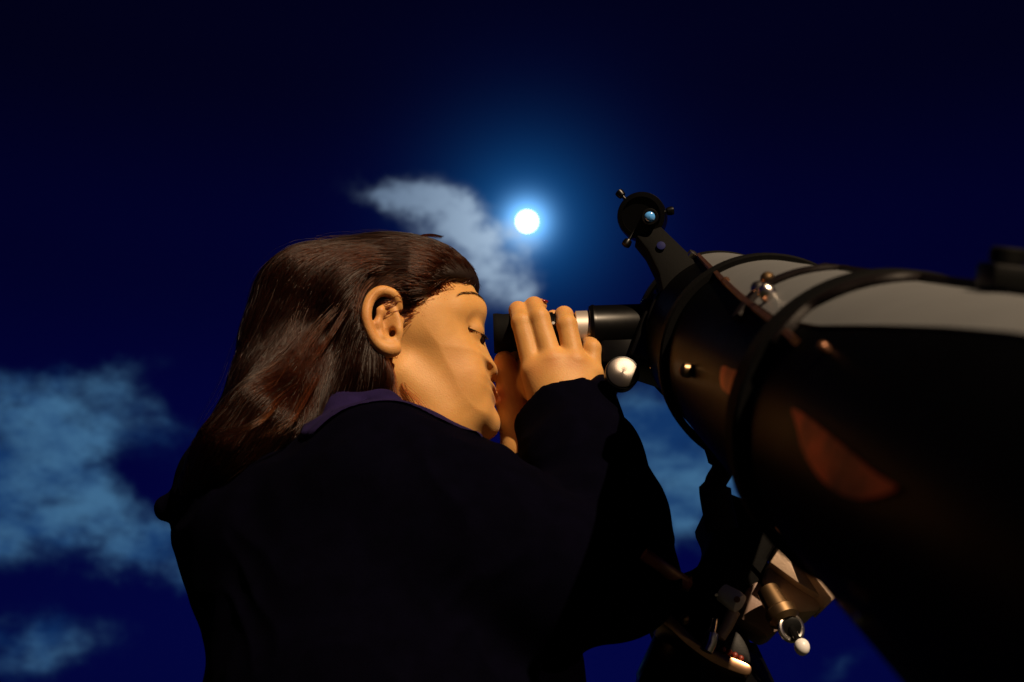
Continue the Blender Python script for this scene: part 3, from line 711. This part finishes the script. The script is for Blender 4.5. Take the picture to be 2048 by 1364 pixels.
# trousers and shoes, below the picture
tr = []
hx = G(775, 1440).x
for s in (1, -1):
    chain(tr, [(Vector((hx, YG-.05*s, .70)), .105), (Vector((hx+.02, YG-.075*s, .60)), .088), (Vector((hx+.06, YG-.085*s, .36)), .064), (Vector((hx-.0, YG-.09*s, .10)), .050), (Vector((hx, YG-.09*s, .07)), .048)], .03)
tv, tf = surface(tr, (hx-.2, YG-.25, .0), (hx+.25, YG+.25, .85), .006)
link('trousers', np_mesh('trousers', tv, tf), mat('dark_denim', (.01, .012, .025), .9, bump=.4, bscale=900), person)
for s in (1, -1):
    sh = [('add', Cone((hx-.02, YG-.09*s, .055), (hx+.12, YG-.095*s, .035), .038, .032), .02), ('add', Cone((hx-.01, YG-.09*s, .09), (hx-.01, YG-.09*s, .05), .038, .04), .02), ('sub', Half((0, 0, .0), (0, 0, 1)), .004)]
    v_, f_ = surface(sh, (hx-.08, YG-.09*s-.06, -.01), (hx+.18, YG-.09*s+.06, .15), .004)
    link('shoe', np_mesh('shoe', v_, f_), mat('shoe_canvas', (.05, .05, .06), .8), person)

# ================================================================== telescope
D = ray(1047, 446).normalized()                           # it is aimed at the moon
AX = at(1450, 675, YG); TR = .0765                      # a point of the tube axis, tube radius
tel = thing('telescope', (AX.x, AX.y, AX.z), 'large reflector telescope, its lit top painted pale, aimed at the moon', 'telescope')
X, Yp, Z_ = frame(D)
def T(px, py, off=0.0):
    """point of the tube's skin under a line of sight (or the nearest one)"""
    d = ray(px, py).normalized(); o_ = C0-AX; dp = d-D*d.dot(D); op = o_-D*o_.dot(D); r = TR
    a = dp.dot(dp); b = 2*dp.dot(op); c = op.dot(op)-r*r; q = b*b-4*a*c
    t_ = (-b-math.sqrt(q))/(2*a) if q > 0 else -b/(2*a)
    p = C0+d*t_; axp = AX+D*(p-AX).dot(D); n = (p-axp).normalized(); return axp+n*(r+off), n
FRONT = .062; BACK = -1.15
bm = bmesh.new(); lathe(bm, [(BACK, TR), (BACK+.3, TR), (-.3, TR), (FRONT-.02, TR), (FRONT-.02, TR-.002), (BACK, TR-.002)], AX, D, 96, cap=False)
bm_obj('tube', bm, M['gloss_black'], tel)  # black colour carries the shade on the tube's dark side
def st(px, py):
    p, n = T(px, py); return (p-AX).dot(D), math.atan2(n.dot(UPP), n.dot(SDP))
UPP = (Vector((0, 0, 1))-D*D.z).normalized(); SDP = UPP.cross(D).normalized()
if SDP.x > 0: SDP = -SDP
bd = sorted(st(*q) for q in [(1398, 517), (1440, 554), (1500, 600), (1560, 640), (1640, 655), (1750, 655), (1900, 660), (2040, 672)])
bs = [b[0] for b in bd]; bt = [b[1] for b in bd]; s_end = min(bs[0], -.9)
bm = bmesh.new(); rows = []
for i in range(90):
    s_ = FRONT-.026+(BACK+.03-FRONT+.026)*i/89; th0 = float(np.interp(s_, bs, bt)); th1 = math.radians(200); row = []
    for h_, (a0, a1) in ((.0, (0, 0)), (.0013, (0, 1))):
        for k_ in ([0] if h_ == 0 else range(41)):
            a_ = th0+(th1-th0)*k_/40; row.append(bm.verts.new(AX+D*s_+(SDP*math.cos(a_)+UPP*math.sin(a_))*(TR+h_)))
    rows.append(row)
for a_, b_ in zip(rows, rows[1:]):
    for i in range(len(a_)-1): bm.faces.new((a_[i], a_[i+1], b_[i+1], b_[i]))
bm_obj('lit_top_panel', bm, M['lit_cream'], tel)  # pale shell over the lit top; its edge paints the light boundary
bm = bmesh.new(); lathe(bm, [(FRONT-.022, TR+.0005), (FRONT-.020, TR+.0028), (FRONT-.002, TR+.0028), (FRONT, TR+.0015), (FRONT, TR-.004), (FRONT-.022, TR-.004)], AX, D, 96, cap=False)
bm_obj('front_ring', bm, M['matte_black'], tel)
bm = bmesh.new(); lathe(bm, [(BACK-.02, .001), (BACK-.02, TR), (BACK-.012, TR+.003), (BACK+.02, TR+.003), (BACK+.022, TR+.001)], AX, D, 96, cap=False)
bm_obj('mirror_cell', bm, M['black_metal'], tel)
# spider vanes and secondary mirror inside the mouth
sp = None
bm = bmesh.new(); lathe(bm, [(-.03, .018), (.02, .018), (.03, .008)], AX, D, 32); sp = bm_obj('secondary_mirror', bm, M['black_metal'], tel)
for i in range(4):
    an = math.pi/4+i*math.pi/2; dv = X*math.cos(an)+Yp*math.sin(an); bm = bmesh.new(); box(bm, AX+D*.015+dv*.046, (dv, dv.cross(D), D), (.029, .0006, .012), 0); bm_obj('spider_vane', bm, M['black_metal'], tel, smooth=False)
# dark wrap-around straps over the tube
def ribbon(path, wid, th, name, mt, lab=None):
    pts = []; ns = []
    for p in catmull2(path, 10, closed=False): a_, n_ = T(p[0], p[1], .0); pts.append(a_); ns.append(n_)
    bm = bmesh.new(); rings = []
    for i, (p, n_) in enumerate(zip(pts, ns)):
        t_ = (pts[min(i+1, len(pts)-1)]-pts[max(i-1, 0)]).normalized(); s_ = t_.cross(n_).normalized()
        w_ = wid*(.55+.45*math.sin(math.pi*i/(len(pts)-1))) if name != 'glint_strip' else wid
        ring = []
        for (a_, h_) in [(-1, .0), (-1, .6), (-.8, 1), (.8, 1), (1, .6), (1, .0)]:
            q = p+s_*a_*w_; ax_ = AX+D*(q-AX).dot(D); nn_ = (q-ax_).normalized(); ring.append(bm.verts.new(ax_+nn_*(TR+th*h_+.0004)))
        rings.append(ring)
    for a_, b_ in zip(rings, rings[1:]):
        for i in range(5): bm.faces.new((a_[i], a_[i+1], b_[i+1], b_[i]))
        bm.faces.new((a_[5], a_[0], b_[0], b_[5]))
    bm.faces.new(rings[0]); bm.faces.new(rings[-1][::-1])
    o = bm_obj(name, bm, mt, tel)
    if lab: o['label'] = lab
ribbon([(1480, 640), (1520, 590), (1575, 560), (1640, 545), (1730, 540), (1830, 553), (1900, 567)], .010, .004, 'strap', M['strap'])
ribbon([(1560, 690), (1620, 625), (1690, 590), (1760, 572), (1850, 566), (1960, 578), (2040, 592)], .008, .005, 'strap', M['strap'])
ribbon([(1398, 516), (1440, 556), (1500, 610), (1560, 655), (1600, 690)], .0018, .004, 'glint_strip', M['bronze'], 'thin bronze strip painting a glint along the tube')  # added strip whose bronze colour stands in for a glint edge
# tube rings that hold it to the mount
def tube_ring(s0, wd):
    bm = bmesh.new(); lathe(bm, [(s0, TR+.0005), (s0, TR+.005), (s0+.002, TR+.0065), (s0+wd-.002, TR+.0065), (s0+wd, TR+.005), (s0+wd, TR+.0005)], AX, D, 80, cap=False); return bm_obj('tube_ring', bm, M['matte_black'], tel)
r1 = tube_ring(-.235, .022)
r2 = tube_ring(-.615, .03)
# clamp knob on the near ring's top, blurred at the picture's right edge
kp, kn = T(2005, 592, .004)
bm = bmesh.new(); box(bm, kp+kn*.004, (D, kn.cross(D).normalized(), kn), (.012, .009, .005), .002); lathe(bm, [(.006, .004), (.009, .004), (.0095, .0075), (.015, .0075), (.016, .006)], kp, kn, 20); bm_obj('clamp_knob', bm, M['black_plastic'], tel)
# small screws and shiny fittings on the tube
def screw(px, py, r, mt, h=.004, name='screw', lift=0.0, ctr=None):
    p, n = T(px, py, lift) if ctr is None else ctr
    bm = bmesh.new(); lathe(bm, [(-.002-lift, r*.7), (h*.3, r), (h*.7, r), (h, r*.6), (h*1.1, .0003)], p, n, 20); return bm_obj(name, bm, mt, tel)
screw(1655, 703, .0026, M['bronze'], .005)
screw(1455, 568, .0032, M['bronze'], .005)
screw(1541, 570, .0045, M['brass'], .008)
screw(1545, 600, .0050, M['chrome'], .010)
screw(1524, 588, .0045, M['chrome'], .008)
screw(1385, 742, .0050, M['brass'], .008)
for (x, y) in ((1722, 1178), (1740, 1190), (1728, 1232)): screw(x, y, .0022, M['bronze'] if y < 1200 else M['chrome'], .003)
# reddish reflection of the girl, painted onto the tube's shaded side
def decal(pts, mt, name):
    bm = bmesh.new(); o_ = catmull2(pts, 6); top = [T(x, y, .0012)[0] for x, y in o_]; c = T(np.mean([p[0] for p in pts]), np.mean([p[1] for p in pts]), .0012)[0]
    n = len(o_); mid = [T(*(np.array(o_[i])*.5+np.array(np.mean(pts, 0))*.5), .0012)[0] for i in range(n)]
    a_ = [bm.verts.new(p) for p in top]; b_ = [bm.verts.new(p) for p in mid]; cc = bm.verts.new(c)
    for i in range(n): bm.faces.new((a_[i], a_[(i+1) % n], b_[(i+1) % n], b_[i])); bm.faces.new((b_[i], b_[(i+1) % n], cc))
    return bm_obj(name, bm, mt, tel, sharp=0)
decal([(1590, 818), (1640, 850), (1700, 900), (1760, 950), (1800, 975), (1780, 990), (1730, 1000), (1680, 985), (1640, 950), (1610, 900), (1600, 860)], M['red'], 'red_reflection')

decal([(1447, 735), (1470, 740), (1500, 752), (1506, 775), (1496, 808), (1478, 800), (1447, 775)], mat('rust_patch', (.75, .17, .03), .45, .9, .5, var=.5, vscale=50), 'rust_marking')
# ------------------------------------------------------------------ focuser, drawtube, eyepiece (axis runs sideways out of the tube)
E0 = G(987, 667); E1 = AX + D*0 + Vector((0, 0, 0)); FA = (at(1300, 657, YG)-E0).normalized()
def along(px): return (at(px, 667+(px-987)*(-10/313), YG)-E0).length
foc = bm_obj('focuser', (lambda b: (lathe(b, [(along(1283), .0245), (along(1288), .0275), (along(1310), .0285), (along(1312), .036), (along(1340), .040), (along(1345), .048), (along(1400), .055)], E0, FA, 48), b)[1])(bmesh.new()), M['black_metal'], tel)
bm = bmesh.new(); box(bm, at(1262, 700, YG+.004), (Vector((1, 0, 0)), Vector((0, 1, 0)), Vector((0, 0, 1))), (.030, .020, .020), .004)
box(bm, at(1330, 705, YG-.004), (Vector((.94, 0, -.34)), Vector((0, 1, 0)), Vector((.34, 0, .94))), (.030, .030, .026), .006); bm_obj('focuser_housing', bm, M['black_metal'], foc)
bm = bmesh.new(); lathe(bm, [(along(1178), .0190), (along(1179), .0225), (along(1186), .0240), (along(1192), .0232), (along(1284), .0232)], E0, FA, 48); bm_obj('drawtube', bm, M['black_metal'], foc)
bm = bmesh.new(); lathe(bm, [(along(1150), .0165), (along(1152), .0185), (along(1178.5), .0185)], E0, FA, 48); bm_obj('chrome_collar', bm, mat('satin_steel', (.72, .62, .55), .36, .75), foc)
ep = bm_obj('eyepiece', (lambda b: (lathe(b, [(along(1024), .0165), (along(1026), .0172), (along(1060), .0172), (along(1062), .0165), (along(1096), .0165), (along(1098), .0180), (along(1106), .0182), (along(1108), .0168), (along(1150), .0160)], E0, FA, 48), b)[1])(bmesh.new()), M['black_metal'], tel)
bm = bmesh.new(); lathe(bm, [(.004, .0115), (.0, .0165), (0, .0180), (.001, .0186), (.004, .0186), (.010, .0178), (along(1020), .0180), (along(1025), .0174)], E0, FA, 48, cap=False); bm_obj('eyecup', bm, M['rubber'], ep)
bm = bmesh.new(); lathe(bm, [(.004, .0112), (.0042, .0002)], E0, FA, 32, cap=False); bm_obj('lens', bm, mat('coated_glass', (.01, .02, .03), .05, 0, .8), ep)
bm = bmesh.new(); lathe(bm, [(-.002, .0025), (.006, .0028), (.008, .0015)], G(1106, 654, .014), Vector((0, -1, .1)), 16); bm_obj('set_screw', bm, M['chrome'], ep)
# focus knob with turned face
km = bpy.data.materials.new('turned_metal'); km.use_nodes = True; t = km.node_tree; p = t.nodes['Principled BSDF']; p.inputs['Metallic'].default_value = 1; p.inputs['Roughness'].default_value = .50
p.inputs['Base Color'].default_value = (.36, .32, .29, 1); p.inputs['Anisotropic'].default_value = .85
tn = t.nodes.new('ShaderNodeTangent'); tn.direction_type = 'RADIAL'; tn.axis = 'Z'; t.links.new(tn.outputs[0], p.inputs['Tangent'])
tc = t.nodes.new('ShaderNodeTexCoord'); wv = t.nodes.new('ShaderNodeTexWave'); wv.wave_type = 'RINGS'; wv.rings_direction = 'Z'; wv.inputs['Scale'].default_value = 600; wv.inputs['Distortion'].default_value = .5
bp = t.nodes.new('ShaderNodeBump'); bp.inputs['Strength'].default_value = .08; bp.inputs['Distance'].default_value = .0003; t.links.new(tc.outputs['Object'], wv.inputs['Vector']); t.links.new(wv.outputs[0], bp.inputs['Height']); t.links.new(bp.outputs[0], p.inputs['Normal'])
KC = at(1245, 745, YG-.085); ka = (C0-KC).normalized()+SUN*.50; ka.normalize()
bm = bmesh.new(); lathe(bm, [(-.014, .0105), (-.013, .0140), (-.001, .0148), (.0, .0146), (.0002, .0136)], KC, ka, 48, cap=True); lathe(bm, [(-.105, .004), (-.012, .004)], KC, ka, 16)
knob = bm_obj('focus_knob', bm, M['black_metal'], foc)
bm = bmesh.new(); lathe(bm, [(.0, .0134), (.0010, .0134), (.0014, .0128), (.0015, .0006)], (0, 0, 0), Vector((0, 0, 1)), 64, cap=False)
o = bm_obj('knob_face', bm, km, knob); o.matrix_parent_inverse = Matrix.Identity(4); o.location = KC; o.rotation_euler = ka.to_track_quat('Z', 'Y').to_euler()
bm = bmesh.new(); KF = KC-ka*.11; knurl(bm, -.008, .006, .0135, KF, ka, 20); bm_obj('focus_knob', bm, M['black_metal'], foc)
for (x, y, w) in ((1318, 742, .028), (1308, 736, .026), (1386, 738, .03)):
    bm = bmesh.new(); lathe(bm, [(-.006, .002), (.0, .0032), (.004, .0030), (.005, .001)], at(x, y, YG-w), Vector((-.3, -.8, -.4)), 14); bm_obj('lock_screw', bm, M['brass'] if x > 1350 else M['chrome'], foc)
bm = bmesh.new(); lathe(bm, [(0, .0028), (.002, .0026), (.003, .0010)], at(1355, 606, YG-.058), Vector((-.2, -1, .1)), 14); bm_obj('blue_glint_stud', bm, mat('blue_glint', (.02, .12, .9), .08, .6, 1), foc)  # added stud; its blue colour stands in for a small reflection

# ------------------------------------------------------------------ finder scope
fc = at(1283, 432, YG-.045); FA2 = (D*.93+Vector((.10, .0, -.03))).normalized(); back = -FA2
fnd = bm_obj('finder_scope', (lambda b: (lathe(b, [(-.060, .0235), (-.002, .0225), (.003, .0215), (.010, .0215), (.0105, .0175), (.008, .0172)], fc, back, 48), b)[1])(bmesh.new()), M['black_metal'], tel)
fx_, fy_, fz_ = frame(back)
bm = bmesh.new(); lathe(bm, [(-.010, .0236), (-.010, .0215), (.0, .0236)], fc, back, 8)
bm.free()
bm = bmesh.new(); lathe(bm, [(-.016, .0205), (-.016, .0225), (-.008, .0228), (-.007, .0205)], fc, back, 48, cap=False); bm_obj('finder_ring', bm, M['black_metal'], fnd)
lc = at(1300, 434, YG-.06)
bm = bmesh.new(); lathe(bm, [(-.012, .0078), (.006, .0078), (.008, .0070), (.008, .0052), (.004, .0050)], lc, back, 32, cap=False); bm_obj('finder_eyepiece', bm, M['black_plastic'], fnd)
gl = mat('moonlit_lens_blue', (.10, .40, .98), .10, 0, .9, coat=1)  # moonlit glow of the lens is put into this bright blue
bm = bmesh.new(); lathe(bm, [(.0070, .0051), (.0085, .0042), (.0094, .0025), (.0097, .0002)], lc, back, 24, cap=False); bm_obj('finder_lens', bm, gl, fnd)
for (x, y, dx, dy) in ((1241, 388, -.6, .75), (1340, 422, .98, .2), (1254, 486, -.5, -.85)):
    c = at(x, y, YG-.048); ax_ = Vector((dx, 0, dy)).normalized(); bm = bmesh.new()
    lathe(bm, [(-.016, .0016), (-.003, .0016), (-.0028, .0036), (.0005, .0042), (.0028, .0040), (.0034, .0030)], c, ax_, 14); bm_obj('adjusting_screw', bm, M['black_metal'], fnd)
# bracket stem: tapered foot with a window in it
def P3(x, y, w): return at(x, y, YG-w)
bm = bmesh.new(); slab(bm, [P3(*q, .055) for q in [(1272, 470), (1322, 452), (1384, 512), (1400, 545), (1398, 600), (1330, 600), (1318, 545), (1296, 500)]], Vector((0, .024, 0)), .0016)
bm_obj('finder_bracket', bm, M['matte_black'], fnd)
bm = bmesh.new(); lathe(bm, [(0, .0040), (.0012, .0040), (.0014, .0034)], P3(1322, 492, .0565), Vector((0, -1, 0)), 24); bm_obj('bracket_hole', bm, mat('blue_anodised', (.004, .006, .06), .6, 0, .1), fnd)
bm = bmesh.new(); lathe(bm, [(-.004, .0045), (.001, .0050), (.004, .0045), (.005, .002)], P3(1383, 512, .052), Vector((.5, -.6, .6)), 16); bm_obj('clamp_screw', bm, M['chrome'], fnd)
# rounded focuser foot (the dark curve at the mouth of the tube)
bm = bmesh.new(); slab(bm, [at(x, y, YG-.045) for x, y in catmull2([(1372, 560), (1330, 572), (1306, 600), (1294, 640), (1300, 690), (1322, 728), (1370, 748), (1440, 790), (1500, 770), (1545, 690), (1500, 620), (1440, 560)], 5)], Vector((0, .045, 0)), .003)
bm_obj('focuser_foot', bm, M['black_metal'], tel)
# bracket with a hole below the focuser, rusty brown
bm = bmesh.new(); slab(bm, [at(x, y, YG-.13) for x, y in [(1447, 735), (1470, 740), (1500, 752), (1506, 775), (1496, 808), (1478, 800), (1447, 775)]], Vector((0, .05, 0)), .0025)
o = bm_obj('side_bracket', bm, mat('rust_brown', (.20, .055, .012), .6, .2, var=.4, vscale=60), tel)
bm = bmesh.new(); lathe(bm, [(0, .0046), (.003, .0050), (.0042, .0032), (.002, .0028)], at(1474, 757, YG-.132), Vector((0, -1, 0)), 20); bm_obj('bracket_hub', bm, M['black_metal'], tel)
# hanging strap / cable from the focuser down to the mount
bm = bmesh.new(); tube(bm, spline([at(1395, 730, YG-.10), at(1408, 800, YG-.10), at(1425, 860, YG-.10), at(1446, 930, YG-.10), at(1430, 975, YG-.10), at(1445, 1060, YG-.09)], 8), [.011]*10+[.012]*14+[.009]*8+[.013]*9, 12, .6); bm_obj('hanging_strap', bm, M['strap'], tel)

# ================================================================== mount and tripod
mnt = thing('telescope_mount', (AX.x+.0, .95, 0), 'black telescope mount with tan casting and white tipped knobs, on a tripod', 'telescope mount')
def Q(x, y, w=.16): return at(x, y, YG-(w-.13))
# head casting
bm = bmesh.new(); slab(bm, [Q(x, y, .17) for x, y in [(1440, 975), (1508, 1002), (1562, 1070), (1535, 1120), (1548, 1168), (1500, 1215), (1440, 1195), (1372, 1190), (1352, 1150), (1398, 1132), (1434, 1056), (1412, 1008)]], Vector((0, .10, 0)), .006)
hdm = bm_obj('mount_head', bm, M['matte_black'], mnt)
bm = bmesh.new(); slab(bm, [Q(x, y, .15) for x, y in [(1352, 1150), (1440, 1180), (1500, 1210), (1470, 1260), (1430, 1330), (1330, 1270), (1300, 1200)]], Vector((0, .08, 0)), .005); bm_obj('lower_casting', bm, M['matte_black'], mnt)
# saddle: tan plates under the tube
def bar(p0, p1, p2, p3, th, name, mt, bev=.0015, par=mnt):
    bm = bmesh.new(); slab(bm, [p0, p1, p2, p3], th, bev); return bm_obj(name, bm, mt, par)
sd1 = bar(Q(1562, 1072, .20), Q(1572, 1090, .20), Q(1676, 1180, .22), Q(1664, 1204, .22), Vector((0, .07, 0)), 'saddle_rail', M['tan'])
bm = bmesh.new(); slab(bm, [Q(x, y, .20) for x, y in [(1568, 1068), (1576, 1078), (1566, 1104), (1640, 1164), (1680, 1186), (1662, 1205), (1600, 1168), (1540, 1124), (1556, 1100)]], Vector((0, .05, 0)), .001); bm_obj('saddle_edge', bm, M['tan'], mnt)
bm = bmesh.new(); slab(bm, [Q(x, y, .185) for x, y in [(1536, 1132), (1600, 1172), (1650, 1205), (1636, 1222), (1600, 1226), (1560, 1200), (1528, 1160)]], Vector((0, .06, 0)), .003); bm_obj('saddle_block', bm, M['tan'], mnt)
bm = bmesh.new(); slab(bm, [Q(x, y, .175) for x, y in [(1490, 1180), (1516, 1160), (1566, 1215), (1558, 1262), (1536, 1272), (1478, 1236)]], Vector((0, .05, 0)), .003); bm_obj('worm_cover', bm, mat('dark_tan', (.20, .13, .10), .55, .1, bump=.2, bscale=400), mnt)
bm = bmesh.new(); tube(bm, [Q(1500, 1000, .19), Q(1535, 1040, .20), Q(1565, 1072, .20)], .0016, 8); bm_obj('saddle_lip', bm, M['bronze'], mnt)
# slow motion knob with white tip
ax_ = (Q(1605, 1295, .21)-Q(1545, 1190, .19)).normalized()
bm = bmesh.new(); b0 = Q(1535, 1180, .19); lathe(bm, [(0, .009), (.02, .0105), (.022, .013), (.030, .013), (.034, .009)], b0, ax_, 28); kb = bm_obj('slow_motion_shaft', bm, M['brass'], mnt)
rc = Q(1582, 1256, .205); bm = bmesh.new()
rx, ry, rz = frame((C0-rc).normalized()+Vector((.5, 0, .2)))
ring = [rc+(rx*math.cos(a)+ry*math.sin(a))*.0098 for a in np.linspace(0, 2*math.pi, 41)]; tube(bm, ring, .0024, 10); bm_obj('knob_ring', bm, M['chrome'], kb)
bm = bmesh.new(); lathe(bm, [(-.012, .0085), (.0, .0088), (.001, .0070)], rc, (C0-rc).normalized()+Vector((.3, 0, -.2)), 24); bm_obj('knob_core', bm, M['black_plastic'], kb)
bm = bmesh.new(); bmesh.ops.create_uvsphere(bm, u_segments=24, v_segments=16, radius=.0062); bc = Q(1604, 1294, .215)
for v in bm.verts: v.co = bc+Vector((v.co.x, v.co.y, v.co.z*1.12))
bm_obj('knob_tip', bm, M['white_plastic'], kb, sharp=0)
bm = bmesh.new(); tube(bm, [rc, bc], .0028, 10); bm_obj('knob_stem', bm, M['black_metal'], kb)
# chrome clamp, upper
c = Q(1462, 1196, .205); ax2 = (Q(1488, 1212, .21)-Q(1438, 1180, .20)).normalized()
bm = bmesh.new(); lathe(bm, [(-.010, .004), (-.009, .0075), (.004, .0088), (.009, .0078), (.011, .003)], c, ax2, 28); cl_ = bm_obj('clamp_handle', bm, M['white_plastic'], mnt)
bm = bmesh.new(); lathe(bm, [(0, .0026), (.002, .0026)], Q(1474, 1199, .216), (C0-c), 14); bm_obj('clamp_screw', bm, M['bronze'], cl_)
bm = bmesh.new(); lathe(bm, [(0, .0018), (.0025, .0012)], Q(1433, 1190, .215), (C0-c), 12); bm_obj('clamp_pin', bm, M['chrome'], cl_)
bm = bmesh.new(); tube(bm, [Q(1468, 1222, .20), Q(1455, 1250, .20), Q(1440, 1276, .20)], [.0055, .005, .0045], 14); bm_obj('clamp_arm', bm, M['tan'], mnt)
bm = bmesh.new(); tube(bm, spline([Q(1428, 1242, .21), Q(1424, 1262, .215), Q(1420, 1284, .215), Q(1412, 1302, .215)], 4), [.0035]*5+[.0055]*8, 14); bm_obj('lever', bm, M['chrome'], mnt)
# crescent base plate
out = catmull2([(1318, 1238), (1345, 1262), (1375, 1290), (1420, 1322), (1465, 1342), (1497, 1350), (1500, 1330), (1450, 1308), (1400, 1284), (1375, 1262), (1350, 1236), (1335, 1228)], 5)
bm = bmesh.new(); slab(bm, [Q(x, y, .20) for x, y in out], Vector((0, .05, -.003)), .0012); bm_obj('base_plate', bm, mat('copper_plate', (.62, .36, .20), .3, 1, var=.3, vscale=60), mnt)
bm = bmesh.new(); lathe(bm, [(0, .0035), (.004, .0035), (.006, .002)], Q(1370, 1243, .205), Vector((0, -.7, .5)), 16); bm_obj('level_stud', bm, M['brass'], mnt)
# dark wedge with a row of red beads behind the plate
bm = bmesh.new(); slab(bm, [Q(x, y, .19) for x, y in catmull2([(1436, 1300), (1440, 1270), (1456, 1256), (1480, 1268), (1498, 1300), (1500, 1328), (1470, 1318)], 4)], Vector((0, .04, 0)), .002); pb = bm_obj('polar_scope_cap', bm, M['black_plastic'], mnt)
for i in range(4):
    bm = bmesh.new(); bmesh.ops.create_uvsphere(bm, u_segments=12, v_segments=8, radius=.0026); bmesh.ops.translate(bm, vec=Q(1447+i*11.5, 1298+i*6.2, .192), verts=bm.verts); bm_obj('red_bead', bm, mat('red_bead', (.16, .018, .006), .45), pb, sharp=0)
# slow motion cable towards the elbow
bm = bmesh.new(); tube(bm, spline([Q(1288, 1108, .34), Q(1320, 1130, .33), Q(1350, 1152, .27), Q(1372, 1166, .22)], 5), [.0048]*8+[.0055]*8, 14); sc_ = bm_obj('slow_motion_handle', bm, mat('rust_red', (.20, .045, .02), .45, .1, var=.3, vscale=60), mnt)
bm = bmesh.new(); lathe(bm, [(-.003, .006), (.003, .0065), (.004, .004)], Q(1372, 1166, .22), Vector((.8, -.3, -.3)), 18); bm_obj('handle_collar', bm, M['bronze'], sc_)
# tripod: centre hub, three legs to the ground
hub = Q(1400, 1300, .13)
bm = bmesh.new(); lathe(bm, [(-.09, .05), (-.02, .055), (.0, .045), (.02, .035)], hub, Vector((0, 0, 1)), 32); bm_obj('tripod_hub', bm, M['black_metal'], mnt)
for (gx, gy) in ((hub.x-.40, hub.y-.02), (hub.x+.30, hub.y-.30), (hub.x+.22, hub.y+.42)):
    g0 = Vector((gx, gy, .01)); top = hub+Vector(((gx-hub.x)*.08, (gy-hub.y)*.08, -.02)); d_ = (g0-top).normalized(); fx, fy, fz = frame(d_); L_ = (g0-top).length
    bm = bmesh.new(); box(bm, top+d_*L_*.3, (fx, fy, d_), (.024, .018, L_*.32), .003); lg = bm_obj('tripod_leg', bm, M['black_metal'], mnt)
    bm = bmesh.new(); box(bm, top+d_*L_*.78, (fx, fy, d_), (.015, .011, L_*.21), .002); bm_obj('lower_leg', bm, M['black_metal'], lg)
    bm = bmesh.new(); lathe(bm, [(-.02, .016), (.0, .014), (.006, .004)], g0-d_*.01, d_, 16); bm_obj('rubber_foot', bm, M['rubber'], lg)
# pier that joins the rings to the mount head
bm = bmesh.new(); rb = AX+D*(-.22)+Vector((0, 0, -TR-.01)); box(bm, rb+D*(.06)+Vector((0, .0, -.008)), (X, Yp, D), (.018, .010, .07), .002); bm_obj('dovetail_bar', bm, M['matte_black'], tel)
